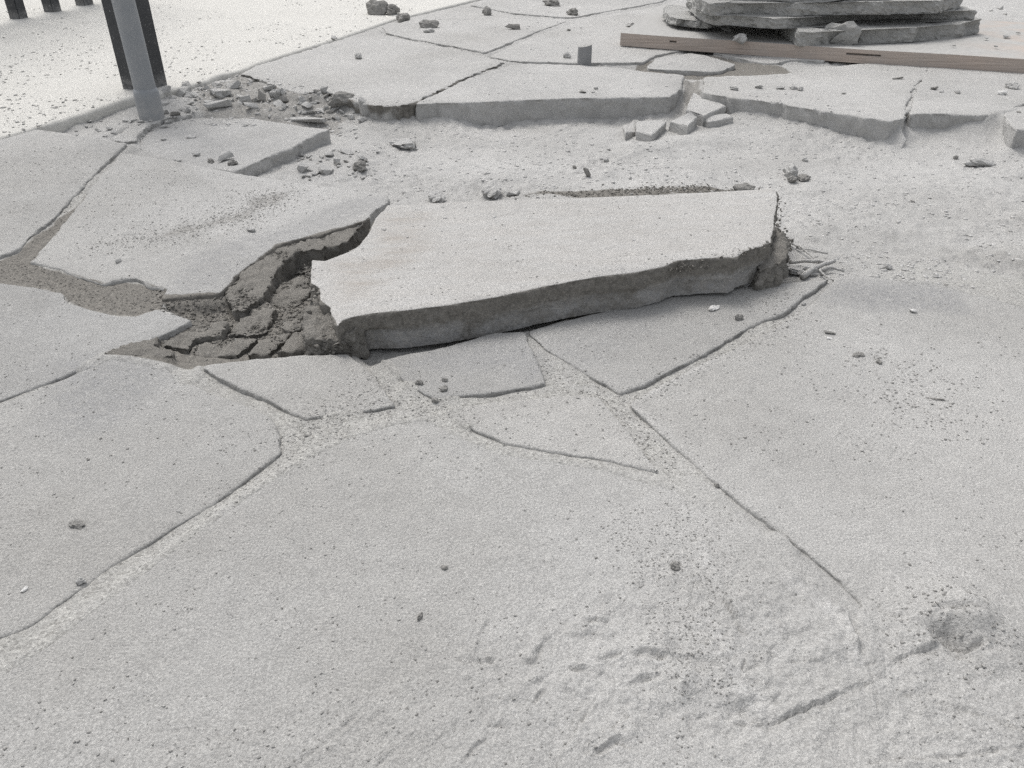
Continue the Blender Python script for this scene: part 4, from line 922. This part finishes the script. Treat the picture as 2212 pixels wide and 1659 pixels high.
# roots sticking out of the soil right of the raised slab
def root(pts, rad, label):
    V = []; F = []; n = 7
    P = [surf_at(x, y)+np.array((0, 0, dz)) for x, y, dz in pts]
    Q = []
    for a, b in zip(P[:-1], P[1:]):
        for i in range(4): Q.append(a+(b-a)*i/4+np.array((random.gauss(0, .0008), 0, random.gauss(0, .0008))))
    Q.append(P[-1])
    for k, p in enumerate(Q):
        t = Q[min(k+1, len(Q)-1)]-Q[max(k-1, 0)]; t /= np.linalg.norm(t); u = np.cross(t, (0, 0, 1)); u /= np.linalg.norm(u); w = np.cross(u, t)
        rr = rad*(1-.5*k/len(Q))*random.uniform(.85, 1.15)
        for j in range(n): V.append(p+rr*(math.cos(6.283*j/n)*u+math.sin(6.283*j/n)*w))
    for k in range(len(Q)-1):
        for j in range(n): F.append((k*n+j, k*n+(j+1) % n, (k+1)*n+(j+1) % n, (k+1)*n+j))
    F.append(tuple(range(n-1, -1, -1))); F.append(tuple((len(Q)-1)*n+j for j in range(n)))
    o = mesh_obj('root', V, F, M_CHUNK, None, True); tag(o, label, 'root', 'roots right of the raised slab')
root([(1704, 532, .012), (1733, 548, .010), (1768, 568, .002)], .0022, 'thin root slanting down from the right corner of the raised slab')
root([(1730, 604, .006), (1762, 590, .014), (1800, 576, .012)], .006, 'thick pale root rising toward the upper right beside the raised slab')
root([(1765, 592, .008), (1790, 590, .012), (1822, 592, .006)], .0035, 'short level root branching right from the thick pale root')
root([(1768, 594, .010), (1785, 602, .006), (1800, 608, .002)], .0022, 'thin root dropping from the thick pale root to the big flagstone')
root([(1706, 574, .006), (1740, 572, .009), (1790, 570, .004)], .0045, 'half buried level root nearest the slab corner')
root([(1720, 540, .004), (1750, 542, .004), (1790, 545, .002)], .002, 'faint thin root lying on the dust above the others')
lump('soil_lump', 'smooth dusty lump between the roots and the raised slab', 'lump', 1730, 590, 70, .3, 'dust_clod', .6)

# ------------------------------------------------------------------ board with the stack of lifted slabs
BZ = .052
bl = at(1341, 71, BZ); br = at(2212, 124, BZ); dirx = (br-bl)/np.linalg.norm(br-bl); diry = np.array((-dirx[1], dirx[0], 0))
def board():
    L, Wd, T = 2.15, .92, .048
    xs = sorted({0, .19, .2, .228, .24, .86, .865, .985, .99, 1.0, 1.76, 1.765, 1.79, 1.8, L} | set(np.linspace(0, L, 24).round(3)))
    zs = [-T, -.034, -.027, -.021, -.014, 0]
    rec = [(.20, .228, -.021, -.014), (.865, .985, -.021, -.014), (1.765, 1.79, -.027, -.021)]
    V = []; F = []
    def v(p): V.append(p); return len(V)-1
    bow = lambda x: -.006*math.sin(x/L*3.1)-.001*math.sin(x*9)
    g = {}
    for i, x in enumerate(xs):
        for j, z in enumerate(zs): g[i, j] = v((x, .0008*math.sin(x*31+z*400), z+bow(x)))
    for i in range(len(xs)-1):
        for j in range(len(zs)-1):
            xm = .5*(xs[i]+xs[i+1]); zm = .5*(zs[j]+zs[j+1])
            q = (g[i, j], g[i+1, j], g[i+1, j+1], g[i, j+1])
            if any(a < xm < b and c < zm < d for a, b, c, d in rec):
                b4 = [v((V[k][0], .016, V[k][2])) for k in q]
                F.append(tuple(b4))
                for k in range(4): F.append((q[k], q[(k+1) % 4], b4[(k+1) % 4], b4[k]))
            else: F.append(q)
    tb = [v((x, Wd, bow(x))) for x in xs]; bb = [v((x, Wd, -T+bow(x))) for x in xs]; nj = len(zs)-1
    for i in range(len(xs)-1):
        F.append((g[i, nj], g[i+1, nj], tb[i+1], tb[i])); F.append((g[i, 0], bb[i], bb[i+1], g[i+1, 0])); F.append((tb[i], tb[i+1], bb[i+1], bb[i]))
    F.append(tuple([g[0, j] for j in range(nj+1)]+[tb[0], bb[0]])); m = len(xs)-1
    F.append(tuple([bb[m], tb[m]]+[g[m, j] for j in range(nj, -1, -1)]))
    o = mesh_obj('wooden_board', V, F, M_WOOD, None, False)
    o.location = bl; o.rotation_euler = (0, 0, math.atan2(dirx[1], dirx[0]))
    tag(o, 'dusty brown wooden board lying flat under the stacked slabs, with slots in its edge', 'board')
board()
GS = 'lifted paving slabs stacked on the board'
def stack_slab(front, depth, z, T, label, skew=0.0, mat=M_STACK):
    P = [(x, y, z) for x, y in front]
    a = at(front[0][0], front[0][1], z); b = at(front[-1][0], front[-1][1], z)
    back = []
    for t in (1.0, .8, .45, .2, 0.0):
        p = a+(b-a)*t; dd = depth*(1+.25*math.sin(t*7+z*60))*(.55 if t in (0.0, 1.0) else 1); back.append((p[0]+skew*depth, p[1]+dd))
    # back to picture units so that one builder serves all
    pts = list(P)
    for x, y in back:
        dpt = y*CP+(CAM_H-z)*SP; up = y*SP-(CAM_H-z)*CP
        pts.append((CX+FPX*x/dpt, CY-FPX*up/dpt, z))
    return prism('stacked_slab', pts, T, mat, None, label, 'slab', GS, .0018, .015, sub=.010)
stack_slab([(1730, 66), (1757, 66), (1836, 58), (1870, 60), (1975, 60), (1985, 56), (2055, 52), (2075, 50), (2095, 44), (2118, 43)], .42, .100, .052, 'lowest slab of the stack on the board, with a crumbly knob on its front edge')
stack_slab([(1446, 35), (1462, 41), (1480, 40), (1505, 45), (1530, 46), (1560, 44)], .3, .090, .026, 'thin wedge of slab sticking out at the left bottom of the stack')
stack_slab([(1522, 24), (1560, 33), (1610, 35), (1676, 39.5), (1700, 38), (1760, 30), (1830, 22), (1960, 19), (2105, 22)], .5, .137, .036, 'second slab of the stack, coming to a blunt point at the front')
stack_slab([(1521, 1), (1536, 5), (1640, 3), (1720, 6), (1800, 4), (1900, 5), (1990, 2), (2030, 2), (2055, -5), (2080, -9)], .5, .184, .044, 'long straight edged third slab of the stack')
stack_slab([(1550, -26), (1700, -22), (1850, -24), (2010, -30)], .45, .226, .040, 'fourth slab of the stack, cut off by the top of the photo')
lump_o = lump('mortar_lump', 'crumbly rounded knob of mortar stuck to the lowest stacked slab', 'lump', 1817, 90, 54, .75, 'dust_clod', .5, tilt=.1, k=2)
lump_o.data = lump_o.data.copy(); lump_o.data.materials[0] = M_STACK
lump_o.location = tuple(at(1815, 78, .073)+np.array((0, -.004, 0)))
pz = lump('mortar_lump', 'small dusty lump lying on the board in front of the stack', 'lump', 1598, 80, 24, .7, 'dust_clod', .8); pz.location = tuple(at(1598, 83, BZ+.010))
pz = lump('mortar_lump', 'flat dark flake on the board under the second slab', 'lump', 1567, 60, 34, .3, 'dust_shard', .5); pz.location = tuple(at(1567, 62, BZ+.008))
pz = lump('mortar_lump', 'crumbly lump by the left end of the board', 'lump', 1362, 57, 24, .4, 'dust_clod', .8)
for k, (x, y, w) in enumerate(((2175, 78, 16), (2130, 82, 10), (2160, 15, 20), (2140, 22, 12), (2172, 30, 10), (2200, 70, 9), (2150, 100, 9), (2060, 98, 8))):
    pz = lump('chip', ('largest dusty chip on the right end of the board', 'chip left of the largest on the right end of the board', 'broad dusty chip at the back right of the board', 'small chip left of the broad one at the back of the board', 'small chip below the broad one at the back of the board', 'orange tinted small chip at the right end of the board', 'small chip near the board edge at the right', 'tiny chip near the board edge in front of the stack')[k], C_, x, y, w, .5, 'dust_shard', .7, 'chips on the board')
    pz.location = tuple(at(x, y, BZ+.003))

# ------------------------------------------------------------------ concrete core standing on the paving
def core():
    p = surf_at(1262, 139); rad = .0255; hgt = .083; n = 20; V = []; F = []
    lv = [0, .002, .02, .045, .066, 1]
    for k, z in enumerate(lv):
        for j in range(n):
            a = 6.283*j/n; rr = rad*(.99 if k == 0 else 1)*(1+.03*float(vnoise(np.array([math.cos(a)*2+3]), np.array([math.sin(a)*2+k*.7]), 3)[0]))
            zz = z if k < 5 else hgt+.0045*math.cos(a)
            V.append((rr*math.cos(a), rr*math.sin(a), zz))
    for k in range(5):
        for j in range(n): F.append((k*n+j, k*n+(j+1) % n, (k+1)*n+(j+1) % n, (k+1)*n+j))
    V.append((0, 0, hgt+.002)); c = len(V)-1
    body = mesh_obj('concrete_core', V, F, M_BLUE, None, True); body.location = (p[0], p[1], p[2]-.002)
    top = mesh_obj('dusty_top', [V[5*n+j] for j in range(n)]+[V[c]], [(j, (j+1) % n, n) for j in range(n)], M_DUST, body, True)
    tag(body, 'short grey cylindrical concrete core standing upright on the far flagstones', 'core')
core()

# ------------------------------------------------------------------ post, pipe and fence at the upper left
def square_tube(L, Rr, h, name, mat, parent=None, z0=0.0, cap=True, bottom=True):
    L = np.array(L[:2]); Rr = np.array(Rr[:2]); c = .5*(L+Rr); hd = .5*(Rr-L); pd = np.array((hd[1], -hd[0]))
    if pd[1] > 0: pd = -pd
    ring = [c-hd, c+pd, c+hd, c-pd]
    bm = bmesh.new(); vb = [bm.verts.new((*q, z0)) for q in ring]; vt = [bm.verts.new((*q, h)) for q in ring]
    for k in range(4): bm.faces.new((vb[k], vb[(k+1) % 4], vt[(k+1) % 4], vt[k]))
    bm.faces.new(vt); bm.faces.new(list(reversed(vb)))
    bmesh.ops.recalc_face_normals(bm, faces=bm.faces)
    bmesh.ops.bevel(bm, geom=[e for e in bm.edges], offset=.0035, segments=2, affect='EDGES')
    me = bpy.data.meshes.new(name); bm.to_mesh(me); bm.free(); me.materials.append(mat)
    o = bpy.data.objects.new(name, me); COL.objects.link(o)
    if parent: o.parent = parent
    return o
post = square_tube(at(264.5, 192), at(363, 183), 1.9, 'steel_post', M_POST, z0=-.01)
tag(post, 'thick dark charcoal square post standing on the pale path behind the grey pipe', 'post')
fence = bpy.data.objects.new('metal_fence', None); COL.objects.link(fence)
tag(fence, 'dark charcoal metal fence of square bars standing on the pale path', 'fence')
FZ = .0
bars = [(20.5, 41, 62, 38), (94.5, 26, 134.5, 23.5), (163, 11, 203.5, 9), (235, -4, 272, -6)]
c0 = at(41, 43, FZ); fence.location = (0, 0, 0)
pk = []
for (xa, ya, xb, yb) in bars:
    A, B = at(xa, ya, FZ), at(xb, yb, FZ); o = square_tube(A, B, 1.75, 'bar', M_POST, fence, -.008); pk.append(.5*(A+B)[:2])
dd = (pk[2]-pk[0])/2
q = pk[0].copy()
for k in range(1, 4):                                   # the run goes on towards the left, outside the photograph
    cc = pk[0]-dd*k; hdx = (at(62, 38, FZ)-at(20.5, 41, FZ))[:2]*.5
    square_tube(cc-hdx, cc+hdx, 1.75, 'bar', M_POST, fence, -.008)
def rail(z):
    a = pk[0]-dd*3.6; b = pk[3]+dd*.4; u = (b-a)/np.linalg.norm(b-a); w = np.array((-u[1], u[0]))
    bk = .028
    V = []; 
    for p in (a, b):
        for s, h in ((-1, -1), (1, -1), (1, 1), (-1, 1)): V.append((*(p+w*(s*.02+.05)), z+h*.025))
    o = mesh_obj('rail', V, [(0, 1, 2, 3), (7, 6, 5, 4), (0, 4, 5, 1), (1, 5, 6, 2), (2, 6, 7, 3), (3, 7, 4, 0)], M_POST, fence, False)
rail(.42); rail(1.6)
sup = pk[0]-dd*3.6+np.array((-.02, .05)); square_tube(sup-np.array((.05, 0)), sup+np.array((.05, 0)), 1.8, 'fence_post', M_POST, fence, -.02)
def pipe():
    b = at(326, 243, -.02); t = at_y(266, 0, b[1]); ax = (t-b)/np.linalg.norm(t-b)
    n = 28; u = np.cross(ax, (0, 1, 0)); u /= np.linalg.norm(u); w = np.cross(u, ax)
    def tube(name, prof, parent=None):
        V = []; F = []
        for s, rr in prof:
            for j in range(n): V.append(b+ax*s+rr*(math.cos(6.283*j/n)*u+math.sin(6.283*j/n)*w))
        for k in range(len(prof)-1):
            for j in range(n): F.append((k*n+j, k*n+(j+1) % n, (k+1)*n+(j+1) % n, (k+1)*n+j))
        F.append(tuple(range((len(prof)-1)*n, len(prof)*n)))
        return mesh_obj(name, V, F, M_PIPE, parent, True)
    rp = 20.6*px_size(316, 190)
    o = tube('pipe', [(.06, rp), (.1, rp), (.5, rp*.99), (1.8, rp*.99)])
    tube('collar', [(-.03, rp*1.16), (.0, rp*1.17), (.045, rp*1.17), (.062, rp*1.14), (.072, rp*1.02)], o)
    tag(o, 'upright grey plastic pipe with a flared foot in front of the dark post', 'pipe')
pipe()

# ------------------------------------------------------------------ fine grit and crumbs too many to count
def scatter(name, X, Y, size, mat, label, flat=.7, Z=None, lift=.1):
    Z = surf_many(X, Y) if Z is None else Z
    VV = []; FF = []; TT = []; off = 0
    for k in range(len(X)):
        v, f = SH[k % 6]; a = rng.uniform(0, 6.28); ca, sa = math.cos(a), math.sin(a); s = size[k]; asp = rng.uniform(.6, 1)
        q = np.c_[(v[:, 0]*ca-v[:, 1]*asp*sa)*s+X[k], (v[:, 0]*sa+v[:, 1]*asp*ca)*s+Y[k], v[:, 2]*s*flat+Z[k]+s*lift]
        VV.append(q); FF.append(f+off); off += len(v); TT.append(np.full(len(v), rng.random()))
    o = mesh_obj(name, np.concatenate(VV), np.concatenate(FF).astype(np.int32), mat, None, False, dict(tone=np.concatenate(TT))); tag(o, label, kind='stuff'); return o
def poly_pts(pts, n, z=0.0, jit=.012):
    P = np.array([at(p[0], p[1], z)[:2] for p in pts]); lo, hi = P.min(0), P.max(0); xs = []; ys = []; c = 0
    while c < n:
        x = rng.uniform(lo[0], hi[0], n*3); y = rng.uniform(lo[1], hi[1], n*3); m = inside(x, y, P)
        xs.append(x[m]); ys.append(y[m]); c += m.sum()
    return np.concatenate(xs)[:n]+rng.normal(0, jit, n)*rng.random(n)*2, np.concatenate(ys)[:n]+rng.normal(0, jit, n)*rng.random(n)*2
def view_pts(n, ymin, ymax, xmin=-40, xmax=2250):
    px = rng.uniform(xmin, xmax, n); py = rng.uniform(ymin, ymax, n)
    P = np.array([at(a, b, 0) for a, b in zip(px, py)]); return P[:, 0], P[:, 1]
def sizes(n, lo, hi, k=2.2): return lo+(hi-lo)*rng.random(n)**k
X, Y = [], []; S = []
def add(xy, lo, hi, k=2.2):
    X.append(xy[0]); Y.append(xy[1]); S.append(sizes(len(xy[0]), lo, hi, k))
cl = fbm
def clumped(xy, lam, thr, seed):
    m = fbm(xy[0], xy[1], lam, 3, seed) > thr; return xy[0][m], xy[1][m]
add(clumped(view_pts(4200, 620, 1659), .12, -.05, 1), .0009, .0036, 2.6)
add(clumped(view_pts(2600, 420, 1000), .1, -.05, 2), .0012, .0045, 2.4)
add(poly_pts(q_h([(1640, 120), (2020, 50), (1950, 160), (1640, 330), (1300, 400), (1000, 460), (560, 500), (700, 420), (1000, 390), (1300, 320), (1600, 200)]), 1900, 0, .03), .0011, .0048, 2.6)
add(poly_pts([(0, 320), (250, 320), (100, 480), (0, 540)], 260), .0015, .005)
add(poly_pts([(280, 340), (620, 400), (500, 520), (140, 560), (180, 450)], 700), .0013, .0045)
add(poly_pts([(800, 800), (940, 860), (1060, 880), (1000, 930), (860, 900), (700, 930), (640, 920)], 900), .001, .0035)
add(poly_pts([(1160, 750), (1220, 800), (1340, 855), (1480, 1000), (1440, 1030), (1300, 860), (1180, 830)], 700), .001, .0035)
add(poly_pts([(1350, 860), (1560, 755), (1720, 660), (1740, 668), (1560, 770), (1380, 870)], 420), .001, .0045)
add(poly_pts([(1800, 740), (2000, 760), (2110, 850), (2100, 960), (1900, 900)], 420), .0013, .0045)
add(poly_pts([(1480, 640), (1700, 625), (1740, 640), (1700, 660), (1560, 650)], 320), .001, .0035)
add(poly_pts([(1300, 1120), (1480, 1080), (1640, 1250), (1560, 1320), (1380, 1260)], 800), .0009, .003)
add(poly_pts([(620, 900), (780, 900), (560, 1050), (240, 1240), (260, 1215), (560, 1025)], 420), .001, .0032)
add(poly_pts([(1960, 1320), (2060, 1290), (2180, 1330), (2120, 1410), (1990, 1400)], 200, 0, .015), .001, .005)
add(poly_pts([(1380, 1300), (1560, 1300), (1600, 1500), (1450, 1520)], 700, 0, .015), .0008, .003)
dark_n = sum(map(len, X))
scatter('grit', np.concatenate(X), np.concatenate(Y), np.concatenate(S), M_GRIT, 'fine dark grit and crumbs scattered over the dusty flagstones')
X, Y, S = [], [], []
add(clumped(view_pts(2600, 262, 620, 780, 2250), .12, -.05, 5), .002, .011, 3.4)
add(poly_pts([(780, 260), (1400, 300), (1500, 410), (840, 430), (780, 390)], 800, -.06), .003, .016, 3.4)
add(clumped(view_pts(5500, 262, 610, 760, 2250), .15, -.15, 15), .003, .012, 2.0)
add(poly_pts([(345, 240), (420, 190), (500, 165), (580, 185), (680, 205), (790, 230), (760, 270), (640, 262), (420, 255)], 750, -.02), .003, .020, 2.6)
add(poly_pts([(1560, 235), (1800, 265), (1960, 330), (1700, 340), (1550, 300)], 420, -.06), .003, .014, 3.2)
add(clumped(view_pts(1700, 100, 260, 560, 2250), .3, .0, 6), .003, .011, 2.8)
add(clumped(view_pts(900, 5, 110, 900, 2250), .3, .0, 7), .004, .014, 2.8)
x_, y_, s_ = np.concatenate(X), np.concatenate(Y), np.concatenate(S); m = (sdist(x_.astype(np.float32), y_.astype(np.float32), SL['poly']) > .01) | (rng.random(len(x_)) < .03)
scatter('gravel', x_[m], y_[m], s_[m], M_GRAVEL, 'dusty gravel and crumbs spread over the dug out strip and back paving', lift=-.02)
X, Y, S = [], [], []
add(clumped(view_pts(4200, 0, 300, -40, 900), .25, -.1, 8), .003, .013, 2.6)
x_, y_, s_ = np.concatenate(X), np.concatenate(Y), np.concatenate(S)
m = inside(x_, y_, PATHC['poly'])
scatter('path_grit', x_[m], y_[m], s_[m], M_PGRIT, 'dark grit speckling the pale path under the fence', .6)
# crumbs heaped in the broken mortar bed and along the back of the raised slab
X, Y, S = [], [], []
add(poly_pts([(350, 655), (480, 640), (600, 545), (780, 485), (690, 560), (670, 620), (655, 760), (420, 780), (350, 740)], 4600, -.03), .0015, .0075, 2.2)
add(poly_pts([(0, 560), (60, 545), (170, 600), (330, 630), (300, 680), (140, 640), (0, 600)], 900), .001, .004, 2.2)
add(poly_pts([(1080, 425), (1430, 408), (1650, 403), (1660, 412), (1400, 424)], 900, -.05), .002, .008, 2)
add(poly_pts([(100, 470), (200, 395), (240, 350), (250, 352), (170, 450), (120, 495), (60, 550)], 260), .001, .004)
x_, y_, s_ = np.concatenate(X), np.concatenate(Y), np.concatenate(S)
m = ~(inside(x_, y_, S2['outline']) | inside(x_, y_, S3['outline']) | inside(x_, y_, SL['outline']) | inside(x_, y_, S1['outline']))
scatter('mortar_crumbs', x_[m], y_[m], s_[m], M_MORTAR, 'dark brown grey crumbs in the broken mortar joints')
